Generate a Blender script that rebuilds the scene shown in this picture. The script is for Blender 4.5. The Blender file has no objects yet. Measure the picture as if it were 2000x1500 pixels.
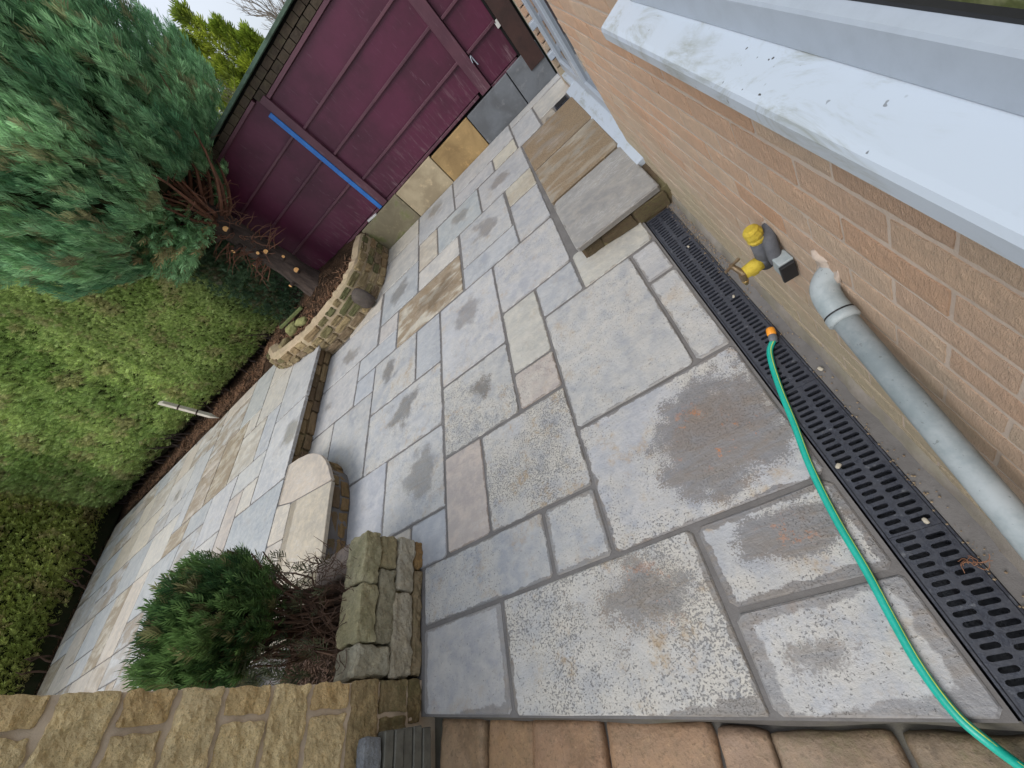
import bpy, bmesh, math, random
import numpy as np
from mathutils import Vector, Matrix, noise as mnoise
random.seed(7); RNG = np.random.default_rng(7)
SC = bpy.context.scene
COL = SC.collection
rad = math.radians

# ---------------------------------------------------------------- camera
cam = bpy.data.objects.new('camera', bpy.data.cameras.new('camera'))
COL.objects.link(cam)
SC.camera = cam
cam.data.sensor_fit = 'HORIZONTAL'; cam.data.sensor_width = 36.0; cam.data.lens = 13.9925
cam.data.clip_start = 0.02; cam.data.clip_end = 400
R0 = (0.75086210, -0.13822302, -0.64583319)
R1 = (-0.51069155, -0.74158301, -0.43502733)
R2 = (-0.41880813, 0.65646709, -0.62741590)
cam.matrix_world = Matrix(((R0[0], -R1[0], -R2[0], 0.0), (R0[1], -R1[1], -R2[1], 0.0), (R0[2], -R1[2], -R2[2], 1.6), (0, 0, 0, 1)))

# ---------------------------------------------------------------- sky and sun
W = bpy.data.worlds.new("World"); SC.world = W; W.use_nodes = True
wn = W.node_tree.nodes; wl = W.node_tree.links; wn.clear()
SUN_EL, SUN_AZ = rad(50), rad(-143)     # azimuth measured clockwise from +Y: light arrives from the garden side
wo = wn.new('ShaderNodeOutputWorld'); bg = wn.new('ShaderNodeBackground'); sky = wn.new('ShaderNodeTexSky')
sky.sky_type = 'NISHITA'; sky.sun_disc = False; sky.sun_elevation = SUN_EL; sky.sun_rotation = SUN_AZ
sky.air_density = 1.0; sky.dust_density = 3.0; sky.ozone_density = 1.0
hs = wn.new('ShaderNodeHueSaturation'); hs.inputs['Saturation'].default_value = 0.50
hs.inputs['Value'].default_value = 1.0
wtc = wn.new('ShaderNodeTexCoord'); wno = wn.new('ShaderNodeTexNoise')      # soft overcast cloud
wno.inputs['Scale'].default_value = 2.2; wno.inputs['Detail'].default_value = 5
wl.new(wtc.outputs['Generated'], wno.inputs['Vector'])
wr = wn.new('ShaderNodeMapRange'); wr.inputs['From Min'].default_value = .35; wr.inputs['From Max'].default_value = .65
wr.inputs['To Min'].default_value = 0.45; wr.inputs['To Max'].default_value = 0.8
wl.new(wno.outputs['Fac'], wr.inputs['Value'])
wm = wn.new('ShaderNodeMix'); wm.data_type = 'RGBA'
wl.new(wr.outputs['Result'], wm.inputs[0]); wl.new(hs.outputs['Color'], wm.inputs[6])
wsx = wn.new('ShaderNodeSeparateXYZ'); wl.new(wtc.outputs['Generated'], wsx.inputs[0])
wz_ = wn.new('ShaderNodeMapRange'); wz_.inputs['From Min'].default_value = 0; wz_.inputs['From Max'].default_value = 1; wz_.inputs['To Min'].default_value = .62; wz_.inputs['To Max'].default_value = 1.2
wl.new(wsx.outputs[2], wz_.inputs['Value'])
wcl = wn.new('ShaderNodeMix'); wcl.data_type = 'RGBA'; wcl.blend_type = 'MULTIPLY'; wcl.inputs[0].default_value = 1.0
wcl.inputs[6].default_value = (6.5, 7.0, 7.8, 1); wl.new(wz_.outputs['Result'], wcl.inputs[7]); wl.new(wcl.outputs[2], wm.inputs[7])
wl.new(sky.outputs['Color'], hs.inputs['Color']); wl.new(wm.outputs[2], bg.inputs['Color'])
bg.inputs['Strength'].default_value = 0.115
wl.new(bg.outputs['Background'], wo.inputs['Surface'])
sun = bpy.data.objects.new('sun', bpy.data.lights.new('sun', 'SUN')); COL.objects.link(sun)
sun.data.energy = 1.1; sun.data.angle = rad(30); sun.data.color = (1.0, 0.95, 0.88)
sd = Vector((math.sin(SUN_AZ) * math.cos(SUN_EL), math.cos(SUN_AZ) * math.cos(SUN_EL), math.sin(SUN_EL)))
sun.rotation_euler = (-sd).to_track_quat('-Z', 'Y').to_euler()
SC.view_settings.view_transform = 'Standard'; SC.view_settings.look = 'None'
SC.view_settings.exposure = 0.7; SC.view_settings.gamma = 1.0; SC.view_settings.use_curve_mapping = False
SC.render.engine = 'CYCLES'
SC.cycles.max_bounces = 6; SC.cycles.diffuse_bounces = 3; SC.cycles.glossy_bounces = 2; SC.cycles.transmission_bounces = 2

# ---------------------------------------------------------------- material helpers
class NT:
    def __init__(s, name):
        s.m = bpy.data.materials.new(name); s.m.use_nodes = True
        s.t = s.m.node_tree; s.n = s.t.nodes; s.l = s.t.links
        s.b = s.n['Principled BSDF']; s.co = s.n.new('ShaderNodeTexCoord'); s.oi = s.n.new('ShaderNodeObjectInfo')
        s.v = None
    def lk(s, a, b): s.l.new(a, b)
    def put(s, sock, x):
        if isinstance(x, (int, float)):
            sock.default_value = (x, x, x, 1) if sock.type == 'RGBA' else x
        elif isinstance(x, (tuple, list)):
            sock.default_value = tuple(x) + ((1,) if len(x) == 3 and sock.type == 'RGBA' else ())
        else: s.l.new(x, sock)
    def math(s, op, a, b=0.0, c=None):
        n = s.n.new('ShaderNodeMath'); n.operation = op; s.put(n.inputs[0], a); s.put(n.inputs[1], b)
        if c is not None: s.put(n.inputs[2], c)
        return n.outputs[0]
    def vec(s, jitter=True, coord='Object', scale=(1, 1, 1)):
        """object coordinates shifted by a random amount per object"""
        mp = s.n.new('ShaderNodeMapping'); s.lk(s.co.outputs[coord], mp.inputs['Vector'])
        mp.inputs['Scale'].default_value = scale
        if jitter:
            r = s.math('MULTIPLY', s.oi.outputs['Random'], 37.0)
            cb = s.n.new('ShaderNodeCombineXYZ'); s.lk(r, cb.inputs[0]); s.lk(s.math('MULTIPLY', r, 1.7), cb.inputs[1]); s.lk(r, cb.inputs[2])
            s.lk(cb.outputs[0], mp.inputs['Location'])
        return mp.outputs[0]
    def noise(s, vec, scale, detail=4, rough=.6, dist=0.0, col=False):
        n = s.n.new('ShaderNodeTexNoise'); s.lk(vec, n.inputs['Vector']); n.inputs['Scale'].default_value = scale
        n.inputs['Detail'].default_value = detail; n.inputs['Roughness'].default_value = rough; n.inputs['Distortion'].default_value = dist
        return n.outputs['Color' if col else 'Fac']
    def voro(s, vec, scale, feature='F1'):
        n = s.n.new('ShaderNodeTexVoronoi'); n.feature = feature; s.lk(vec, n.inputs['Vector']); n.inputs['Scale'].default_value = scale
        return n.outputs['Distance']
    def ramp(s, x, a, b, lo=0.0, hi=1.0):
        n = s.n.new('ShaderNodeMapRange'); n.interpolation_type = 'SMOOTHSTEP'; s.put(n.inputs['Value'], x)
        s.put(n.inputs['From Min'], a); s.put(n.inputs['From Max'], b)
        s.put(n.inputs['To Min'], lo); s.put(n.inputs['To Max'], hi)
        return n.outputs['Result']
    def mix(s, f, a, b, mode='MIX'):
        n = s.n.new('ShaderNodeMix'); n.data_type = 'RGBA'; n.blend_type = mode
        s.put(n.inputs[0], f); s.put(n.inputs[6], a); s.put(n.inputs[7], b); return n.outputs[2]
    def attr(s, name, typ='OBJECT', out='Fac'):
        n = s.n.new('ShaderNodeAttribute'); n.attribute_type = typ; n.attribute_name = name; return n.outputs[out]
    def bump(s, h, strength=.4, dist=.01, prev=None):
        n = s.n.new('ShaderNodeBump'); n.inputs['Strength'].default_value = strength; n.inputs['Distance'].default_value = dist
        s.put(n.inputs['Height'], h)
        if prev is not None: s.lk(prev, n.inputs['Normal'])
        return n.outputs['Normal']
    def done(s, col, rough=.8, nrm=None, metal=0.0, spec=None):
        s.put(s.b.inputs['Base Color'], col); s.put(s.b.inputs['Roughness'], rough); s.b.inputs['Metallic'].default_value = metal
        if spec is not None: s.b.inputs['Specular IOR Level'].default_value = spec
        if nrm is not None: s.lk(nrm, s.b.inputs['Normal'])
        return s.m

def sandstone_mat():
    """riven sandstone paving: object colour is the dry stone; object properties steer wet patches, pits and brown bands"""
    t = NT('riven_sandstone'); v = t.vec()
    base = t.oi.outputs['Color']
    big = t.noise(v, 3.0, 5, .6, .4); mid = t.noise(v, 14, 6, .65); fine = t.noise(v, 120, 4, .7)
    vs = t.vec(scale=(1.0, 5.0, 1.0)); band = t.noise(vs, 3.2, 6, .65, 1.4); vb = t.vec(scale=(1.0, 2.3, 1.0)); soft = t.noise(vb, 2.6, 5, .6, .5)
    col = t.mix(t.ramp(big, .32, .66), t.mix(1.0, base, (.80, .82, .86), 'MULTIPLY'), base)
    col = t.mix(t.ramp(mid, .40, .68, 0, .75), col, t.mix(1.0, base, (1.20, 1.17, 1.12), 'MULTIPLY'))
    vein = t.ramp(t.math('ABSOLUTE', t.math('SUBTRACT', band, .5)), .0, .03, 1, 0)
    col = t.mix(t.math('MULTIPLY', vein, t.ramp(big, .45, .65, 0, .45)), col, (.50, .51, .53))
    col = t.mix(t.ramp(t.noise(v, 30, 5, .75), .55, .75, 0, .4), col, t.mix(1.0, base, (.66, .67, .70), 'MULTIPLY'))
    # brown mineral bands
    brown = t.math('MINIMUM', t.math('MULTIPLY', t.ramp(t.math('ADD', soft, t.math('MULTIPLY', t.math('SUBTRACT', band, .5), .28)), .37, .58), t.math('MULTIPLY', t.attr('brown'), .85)), .92)
    col = t.mix(brown, col, t.mix(t.ramp(fine, .3, .7), (.15, .105, .06), (.30, .22, .135)))
    # dark pits and cream grains in the dried film
    dens = t.math('MULTIPLY', t.ramp(t.noise(v, 2.6, 4, .65), .26, .60), t.attr('pits'))
    thr = t.math('SUBTRACT', .73, t.math('MULTIPLY', dens, .17)); spk = t.noise(v, 135, 2.5, .55)
    pit = t.ramp(spk, thr, t.math('ADD', thr, .06))
    cream = t.math('MULTIPLY', dens, t.ramp(t.noise(v, 9, 5, .75), .36, .60, 0, .8))
    col = t.mix(cream, col, (.50, .475, .425))
    col = t.mix(t.math('MULTIPLY', pit, .72), col, (.135, .135, .14))
    # orange/sandy stains
    st = t.math('MULTIPLY', t.ramp(t.noise(v, 5.5, 5, .75), .54, .70, 0, .7), t.attr('pits'))
    col = t.mix(st, col, (.36, .27, .17))
    # wet areas: a central patch and a damp rim next to the joints
    sx = t.n.new('ShaderNodeSeparateXYZ'); t.lk(t.co.outputs['Object'], sx.inputs[0])
    ax = t.math('ABSOLUTE', sx.outputs[0]); ay = t.math('ABSOLUTE', sx.outputs[1])
    e = t.math('MINIMUM', t.math('SUBTRACT', t.attr('hx'), ax), t.math('SUBTRACT', t.attr('hy'), ay))
    wob = t.noise(v, 13, 5, .7); wob2 = t.noise(v, 4.0, 5, .6)
    en = t.math('ADD', e, t.math('MULTIPLY', t.math('SUBTRACT', wob, .5), .07))
    ew = t.attr('rim')
    rim = t.ramp(en, t.math('MULTIPLY', ew, .8), ew, 1, 0)
    px = t.math('DIVIDE', t.math('SUBTRACT', sx.outputs[0], t.attr('wx')), t.attr('hx'))
    py = t.math('DIVIDE', t.math('SUBTRACT', sx.outputs[1], t.attr('wy')), t.attr('hy'))
    r = t.math('SQRT', t.math('ADD', t.math('MULTIPLY', px, px), t.math('MULTIPLY', py, py)))
    rn = t.math('ADD', r, t.math('ADD', t.math('MULTIPLY', t.math('SUBTRACT', wob2, .5), 1.7), t.math('MULTIPLY', t.math('SUBTRACT', wob, .5), .45)))
    ws = t.attr('wet')
    rn = t.math('ADD', rn, t.math('MULTIPLY', t.math('SUBTRACT', spk, .5), t.math('MULTIPLY', t.attr('pits'), .85)))
    blot = t.ramp(rn, t.math('SUBTRACT', ws, t.ramp(t.attr('pits'), .4, 1.0, .34, .14)), ws, 1, 0)
    wet = t.math('MAXIMUM', rim, blot)
    wetc = t.mix(1.0, t.mix(t.ramp(band, .35, .7), base, t.mix(1.0, base, (1.0, .88, .74), 'MULTIPLY')), (.50, .485, .475), 'MULTIPLY')
    wetc = t.mix(t.ramp(t.noise(v, 7, 5, .7), .52, .75, 0, .6), wetc, (.20, .135, .085))
    wetc = t.mix(t.math('MULTIPLY', brown, .8), wetc, (.13, .095, .06))
    soft_ = t.ramp(t.attr('pits'), .55, 1.0, .60, .92)
    col = t.mix(t.math('MULTIPLY', wet, soft_), col, wetc)
    rmask = t.math('MULTIPLY', t.attr('rust'), t.ramp(r, .25, .6, 1, 0)); rst = t.math('MULTIPLY', rmask, t.ramp(t.noise(v, 8.5, 7, .85), .565, .60))
    col = t.mix(rst, col, (.50, .20, .07)); col = t.mix(t.math('MULTIPLY', t.math('MULTIPLY', t.attr('rust'), t.ramp(r, .3, .8, 1, 0)), t.ramp(wob2, .46, .60, 0, .45)), col, (.19, .145, .11))
    rough = t.mix(wet, .62, .30)
    sep = t.n.new('ShaderNodeSeparateColor'); t.lk(rough, sep.inputs[0])
    h = t.math('ADD', t.math('MULTIPLY', mid, .9), t.math('ADD', t.math('MULTIPLY', band, .35), t.math('SUBTRACT', t.math('MULTIPLY', fine, .25), t.math('MULTIPLY', pit, .3))))
    return t.done(col, sep.outputs[0], t.bump(h, .75, .011))

def stone_mat(name, tint=(1, 1, 1), scale=9, bump=.6, bd=.02, moss=(.085, .085, .032), speck=True, rough=.88):
    """rough walling stone coloured by object colour; 'moss' property adds green growth"""
    t = NT(name); v = t.vec(); base = t.mix(1.0, t.oi.outputs['Color'], tint, 'MULTIPLY')
    a = t.noise(v, scale * .35, 5, .65, .6); b = t.noise(v, scale * 1.8, 6, .7); c = t.noise(v, scale * 9, 4, .7)
    col = t.mix(t.ramp(a, .3, .72), t.mix(1.0, base, (.70, .66, .60), 'MULTIPLY'), base)
    col = t.mix(t.ramp(b, .4, .72, 0, .65), col, t.mix(1.0, base, (1.28, 1.2, 1.08), 'MULTIPLY'))
    col = t.mix(t.ramp(c, .50, .70, 0, .7), col, t.mix(1.0, base, (.42, .40, .37), 'MULTIPLY'))
    col = t.mix(t.ramp(t.noise(v, scale * 4, 5, .8), .56, .68, 0, .5), col, t.mix(1.0, base, (1.5, 1.5, 1.35), 'MULTIPLY'))
    m = t.math('MULTIPLY', t.ramp(t.noise(v, scale * .8, 7, .8), .42, .62, 0, .8), t.attr('moss'))
    col = t.mix(m, col, t.mix(t.ramp(c, .35, .65), moss, tuple(x * 2.1 for x in moss)))
    h = t.math('ADD', t.math('MULTIPLY', b, 1.0), t.math('MULTIPLY', c, .45))
    return t.done(col, rough, t.bump(h, bump, bd))

def plain_mat(name, c1, c2, scale=8, bump=.15, rough=.7, detail=5, metal=0.0, coord='Object', stretch=(1, 1, 1), jit=True, spec=None, bd=.01):
    t = NT(name); v = t.vec(jit, coord, stretch)
    n = t.noise(v, scale, detail, .65, .3); n2 = t.noise(v, scale * 7, 4, .7)
    col = t.mix(t.ramp(n, .32, .70), c1, c2)
    col = t.mix(t.ramp(n2, .35, .8, 0, .35), col, tuple(x * .7 for x in c1))
    return t.done(col, rough, t.bump(t.math('ADD', n, t.math('MULTIPLY', n2, .5)), bump, bd) if bump else None, metal, spec)

def mortar_mat(name, c1, c2, algae=0.0):
    t = NT(name); v = t.vec(False)
    n = t.noise(v, 5, 6, .7); n2 = t.noise(v, 60, 4, .7); n3 = t.noise(v, 220, 3, .7)
    col = t.mix(t.ramp(n, .35, .65), c1, c2); col = t.mix(t.ramp(n2, .4, .8, 0, .5), col, tuple(x * .72 for x in c1))
    if algae:
        col = t.mix(t.ramp(t.noise(v, 3.2, 6, .7), .42, .62, 0, algae), col, (.20, .20, .085))
    return t.done(col, .85, t.bump(t.math('ADD', n2, t.math('MULTIPLY', n3, .6)), .5, .004))

def brick_mat():
    """drag-faced buff and orange brick, one shade per brick; pale algae on the lowest courses"""
    t = NT('textured_brick'); v = t.vec()
    base = t.mix(t.ramp(t.oi.outputs['Random'], .1, .9), (.60, .425, .31), (.62, .40, .27))
    base = t.mix(t.ramp(t.math('FRACT', t.math('MULTIPLY', t.oi.outputs['Random'], 7.31)), .5, .95, 0, .7), base, (.62, .48, .36))
    base = t.mix(t.ramp(t.math('FRACT', t.math('MULTIPLY', t.oi.outputs['Random'], 13.7)), .80, .98, 0, .55), base, (.54, .32, .20))
    vs = t.vec(scale=(1, 1, .26)); drag = t.noise(vs, 120, 6, .78, .12); m = t.noise(v, 14, 5, .7); f = t.noise(v, 190, 3, .7)
    col = t.mix(t.ramp(m, .3, .7, 0, .8), base, t.mix(1.0, base, (1.15, 1.12, 1.08), 'MULTIPLY'))
    col = t.mix(t.ramp(drag, .52, .74, 0, .55), col, t.mix(1.0, base, (.60, .56, .54), 'MULTIPLY'))
    col = t.mix(t.ramp(f, .62, .76, 0, .8), col, (.62, .56, .48))
    g = t.n.new('ShaderNodeNewGeometry'); sp = t.n.new('ShaderNodeSeparateXYZ'); t.lk(g.outputs['Position'], sp.inputs[0])
    wn_ = t.n.new('ShaderNodeTexNoise'); wn_.inputs['Scale'].default_value = 3.0; wn_.inputs['Detail'].default_value = 6; t.lk(g.outputs['Position'], wn_.inputs['Vector'])
    zz = t.math('SUBTRACT', sp.outputs[2], t.math('MULTIPLY', t.math('SUBTRACT', wn_.outputs['Fac'], .5), 1.1))
    col = t.mix(t.ramp(zz, .12, .42, .72, 0), col, t.mix(t.ramp(f, .3, .7), (.34, .31, .15), (.42, .40, .24)))
    pale = t.ramp(zz, .30, .80, .6, 0)
    col = t.mix(pale, col, (.50, .42, .32))
    h = t.math('ADD', t.math('MULTIPLY', drag, -1.1), t.math('ADD', t.math('MULTIPLY', f, .5), t.math('MULTIPLY', m, .5)))
    return t.done(col, .9, t.bump(h, .9, .013))

def paint_wood(name, c1, c2, worn=(.30, .20, .24)):
    t = NT(name); v = t.vec(scale=(1, 1, 1)); vs = t.vec(scale=(9, 1, .9))
    n = t.noise(v, 2.2, 5, .6); g = t.noise(vs, 6, 5, .7, .3); f = t.noise(v, 60, 3, .7)
    col = t.mix(t.ramp(n, .3, .7), c1, c2)
    col = t.mix(t.ramp(g, .58, .80, 0, .40), col, worn)
    col = t.mix(t.ramp(f, .70, .78, 0, .35), col, worn)
    ge = t.n.new('ShaderNodeNewGeometry'); sz = t.n.new('ShaderNodeSeparateXYZ'); t.lk(ge.outputs['Position'], sz.inputs[0])
    ms = t.n.new('ShaderNodeMapping'); t.lk(ge.outputs['Position'], ms.inputs['Vector']); ms.inputs['Scale'].default_value = (1, 1, .14)
    gr = t.noise(ms.outputs[0], 26, 5, .7, .5)
    col = t.mix(t.math('MULTIPLY', t.ramp(gr, .50, .70, 0, .38), t.ramp(t.math('ADD', sz.outputs[2], t.math('MULTIPLY', n, .5)), .70, 1.15, 1, 0)), col, (.27, .20, .21))
    col = t.mix(t.math('MULTIPLY', t.ramp(gr, .60, .70, 0, .5), t.ramp(n, .45, .6)), col, (.24, .15, .19))
    return t.done(col, t.mix(n, .35, .6), t.bump(t.math('ADD', g, t.math('MULTIPLY', f, .3)), .18, .006))

def leaf_mat(name, sheen=.35):
    t = NT(name)
    a = t.attr('tint', 'GEOMETRY', 'Color')
    t.done(a, .55)
    t.b.inputs['Specular IOR Level'].default_value = .35
    tr = t.n.new('ShaderNodeBsdfTranslucent'); t.lk(a, tr.inputs['Color'])
    mx = t.n.new('ShaderNodeMixShader'); mx.inputs[0].default_value = sheen
    out = t.n['Material Output']; t.lk(t.b.outputs[0], mx.inputs[1]); t.lk(tr.outputs[0], mx.inputs[2]); t.lk(mx.outputs[0], out.inputs['Surface'])
    return t.m

def soil_mat(name='bark_soil', g=(0.03, .022, .016)):
    t = NT(name); v = t.vec(False); a = t.noise(v, 2, 6, .7); b = t.noise(v, 30, 6, .75); c = t.voro(v, 55)
    col = t.mix(t.ramp(a, .35, .65), g, (.085, .052, .034)); col = t.mix(t.ramp(b, .5, .72, 0, .7), col, (.16, .095, .055))
    col = t.mix(t.ramp(b, .62, .8, 0, .8), col, (.26, .14, .07))
    return t.done(col, 1.0, t.bump(t.math('ADD', b, t.math('MULTIPLY', c, .6)), 1.0, .03), spec=.05)

M = {}
M['slab'] = sandstone_mat()
M['joint'] = mortar_mat('grey_pointing', (.165, .157, .153), (.125, .118, .114))
M['joint_brown'] = mortar_mat('sand_mortar', (.46, .36, .24), (.38, .29, .19), .25)
M['wall_mortar'] = mortar_mat('brick_mortar', (.52, .43, .36), (.45, .37, .31))
M['conc'] = mortar_mat('wet_concrete', (.24, .215, .19), (.165, .145, .125), .2)
M['conc_dark'] = mortar_mat('damp_bedding_mortar', (.11, .10, .092), (.075, .068, .06), .15)
M['riser_mortar'] = mortar_mat('earthy_mortar', (.27, .185, .10), (.13, .085, .045), .5)
M['stone'] = stone_mat('walling_stone')
M['pitch'] = stone_mat('pitched_stone', scale=11, bump=.9, bd=.03)
M['block'] = stone_mat('worn_setts', scale=9, bump=.8, bd=.018)
M['sett'] = stone_mat('worn_setts_wet', scale=8, bump=.6, bd=.012, rough=.6)
M['brick'] = brick_mat()
M['purple'] = paint_wood('plum_painted_board', (.098, .014, .044), (.060, .009, .027), (.22, .11, .16))
M['plum_rail'] = paint_wood('plum_painted_rail', (.12, .045, .065), (.08, .028, .045), (.24, .15, .17))
M['darkwood'] = plain_mat('dark_stained_timber', (.05, .022, .018), (.028, .014, .012), 6, .3, .6)
M['blue'] = plain_mat('blue_paint', (.03, .19, .58), (.02, .13, .45), 9, .2, .45)
M['black'] = plain_mat('dark_void', (.006, .006, .006), (.004, .004, .004), 5, 0, .95)
M['mossbrick'] = stone_mat('mossy_brick_course', scale=16, bump=.5, bd=.01)
M['green_edge'] = plain_mat('mossy_green_flashing', (.10, .17, .12), (.045, .075, .05), 8, .3, .7)
t_ = NT('black_wet_plastic'); v_ = t_.vec(False)
t_.done(t_.mix(t_.ramp(t_.noise(v_, 16, 6, .8), .56, .70, 0, .55), t_.mix(t_.noise(v_, 60, 3), (.016, .018, .026), (.045, .05, .066)), (.19, .20, .215)), t_.ramp(t_.noise(v_, 22, 5, .7), .35, .65, .18, .55), t_.bump(t_.noise(v_, 90, 4), .3, .004), spec=.6); M['drain'] = t_.m
M['upvc'] = plain_mat('white_upvc', (.38, .43, .50), (.37, .42, .49), 3, .0, .28)
M['rubber'] = plain_mat('black_rubber', (.012, .012, .014), (.018, .018, .02), 10, 0, .6)
M['pipe'] = plain_mat('grey_pvc_pipe', (.30, .345, .36), (.44, .475, .49), 22, .12, .5)
M['hose'] = plain_mat('green_hose', (.005, .36, .27), (.01, .42, .33), 20, .1, .32)
M['stripe'] = plain_mat('yellow_stripe', (.50, .62, .10), (.42, .55, .08), 20, 0, .4)
M['orange'] = plain_mat('orange_plastic', (.85, .33, .03), (.8, .28, .02), 20, 0, .35)
M['grey_plastic'] = plain_mat('grey_plastic', (.16, .18, .2), (.10, .11, .13), 20, 0, .45)
M['lagging'] = plain_mat('grey_foam_lagging', (.085, .09, .105), (.12, .125, .14), 22, .35, .9)
M['yellow'] = plain_mat('yellow_tape', (.66, .50, .05), (.50, .36, .03), 40, .6, .5, stretch=(1, 1, 3))
M['brass'] = plain_mat('dull_brass', (.30, .22, .13), (.17, .13, .10), 40, .2, .42, metal=.7)
M['brassnew'] = plain_mat('bright_brass', (.60, .42, .18), (.5, .34, .14), 40, .05, .3, metal=.85)
M['slate'] = plain_mat('grey_slate_edging', (.15, .145, .12), (.095, .092, .075), 20, .3, .8)
M['soil'] = soil_mat()
M['bark'] = plain_mat('dark_bark', (.032, .021, .017), (.085, .06, .048), 14, 1.0, .9, 7, stretch=(1, 1, .25), bd=.03)
M['twig'] = plain_mat('brown_twig', (.115, .065, .042), (.06, .035, .025), 20, .3, .9)
M['cut'] = plain_mat('fresh_cut_wood', (.72, .36, .12), (.82, .50, .20), 30, .1, .6)
M['leaf'] = leaf_mat('conifer_foliage')
M['core'] = plain_mat('painted_inner_shade', (.022, .028, .014), (.035, .032, .018), 9, .5, 1.0, spec=.05)  # near-black colour paints the shade deep inside the foliage
M['stake'] = plain_mat('weathered_white_wood', (.62, .58, .50), (.50, .45, .37), 14, .2, .7)
M['mossy_wood'] = plain_mat('mossy_timber', (.13, .16, .05), (.085, .10, .035), 18, .4, .85)
M['white_bit'] = plain_mat('white_scrap', (.68, .68, .66), (.55, .55, .54), 30, .1, .5)
M['pebble'] = plain_mat('pale_pebble', (.50, .46, .38), (.40, .36, .28), 30, .2, .7)
M['grass'] = plain_mat('rough_grass', (.05, .07, .025), (.08, .085, .035), 4, .5, .95)
t_ = NT('grey_pvc_pipe_spotted'); v_ = t_.vec(False)
t_.done(t_.mix(t_.ramp(t_.noise(v_, 85, 3, .65), .64, .70, 0, .55), t_.mix(t_.ramp(t_.noise(v_, 9, 5, .7), .35, .65), (.25, .295, .31), (.37, .41, .425)), (.12, .13, .125)), .5, t_.bump(t_.noise(v_, 40, 4), .15, .003)); M['pipe'] = t_.m
t_ = NT('window_glass'); vg = t_.vec(False)
t_.done(t_.mix(t_.ramp(t_.noise(vg, 60, 2), .4, .6), (.10, .115, .045), (.17, .18, .09)), .16, t_.bump(t_.noise(vg, 90, 2), .3, .004)); M['glass'] = t_.m
t_ = NT('door_glass'); t_.done((.035, .045, .06), .06); M['doorglass'] = t_.m
def sill_mat():
    t = NT('grubby_white_sill'); v = t.vec(False)
    vs = t.vec(False, scale=(1, .35, 1)); n = t.noise(vs, 9, 6, .75, 1.2); n2 = t.noise(v, 5, 3, .6)
    col = t.mix(t.math('MULTIPLY', t.ramp(n, .46, .66, 0, .75), t.ramp(n2, .42, .60)), (.45, .51, .585), (.22, .23, .18))
    sp = t.noise(v, 95, 1, .4); col = t.mix(t.math('MULTIPLY', t.ramp(sp, .745, .78), t.ramp(n2, .42, .6)), col, (.05, .045, .04))
    return t.done(col, .3, t.bump(n, .04, .003))
M['sill'] = sill_mat()

# ---------------------------------------------------------------- object helpers
def link(o, parent=None):
    COL.objects.link(o)
    if parent is not None: o.parent = parent
    return o
def mesh(name, verts, faces, mat=None, smooth=False):
    me = bpy.data.meshes.new(name); me.from_pydata([tuple(v) for v in verts], [], faces); me.update()
    if mat: me.materials.append(M[mat] if isinstance(mat, str) else mat)
    if smooth: me.polygons.foreach_set('use_smooth', [True] * len(me.polygons))
    return me
def ob(name, me, parent=None, loc=(0, 0, 0), rot=(0, 0, 0), scale=(1, 1, 1), **props):
    o = bpy.data.objects.new(name, me); link(o, parent); o.location = loc; o.rotation_euler = rot; o.scale = scale
    for k, v in props.items():
        if k == 'color': o.color = tuple(v) + (1,) if len(v) == 3 else v
        else: o[k] = v
    return o
def thing(name, label, cat, loc=(0, 0, 0), rot=(0, 0, 0), group=None):
    o = ob(name, None, None, loc, rot, label=label, category=cat)
    if group: o['group'] = group
    return o
def tag(o, label=None, cat=None, group=None, kind=None):
    if label: o['label'] = label
    if cat: o['category'] = cat
    if group: o['group'] = group
    if kind: o['kind'] = kind
    return o
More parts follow.
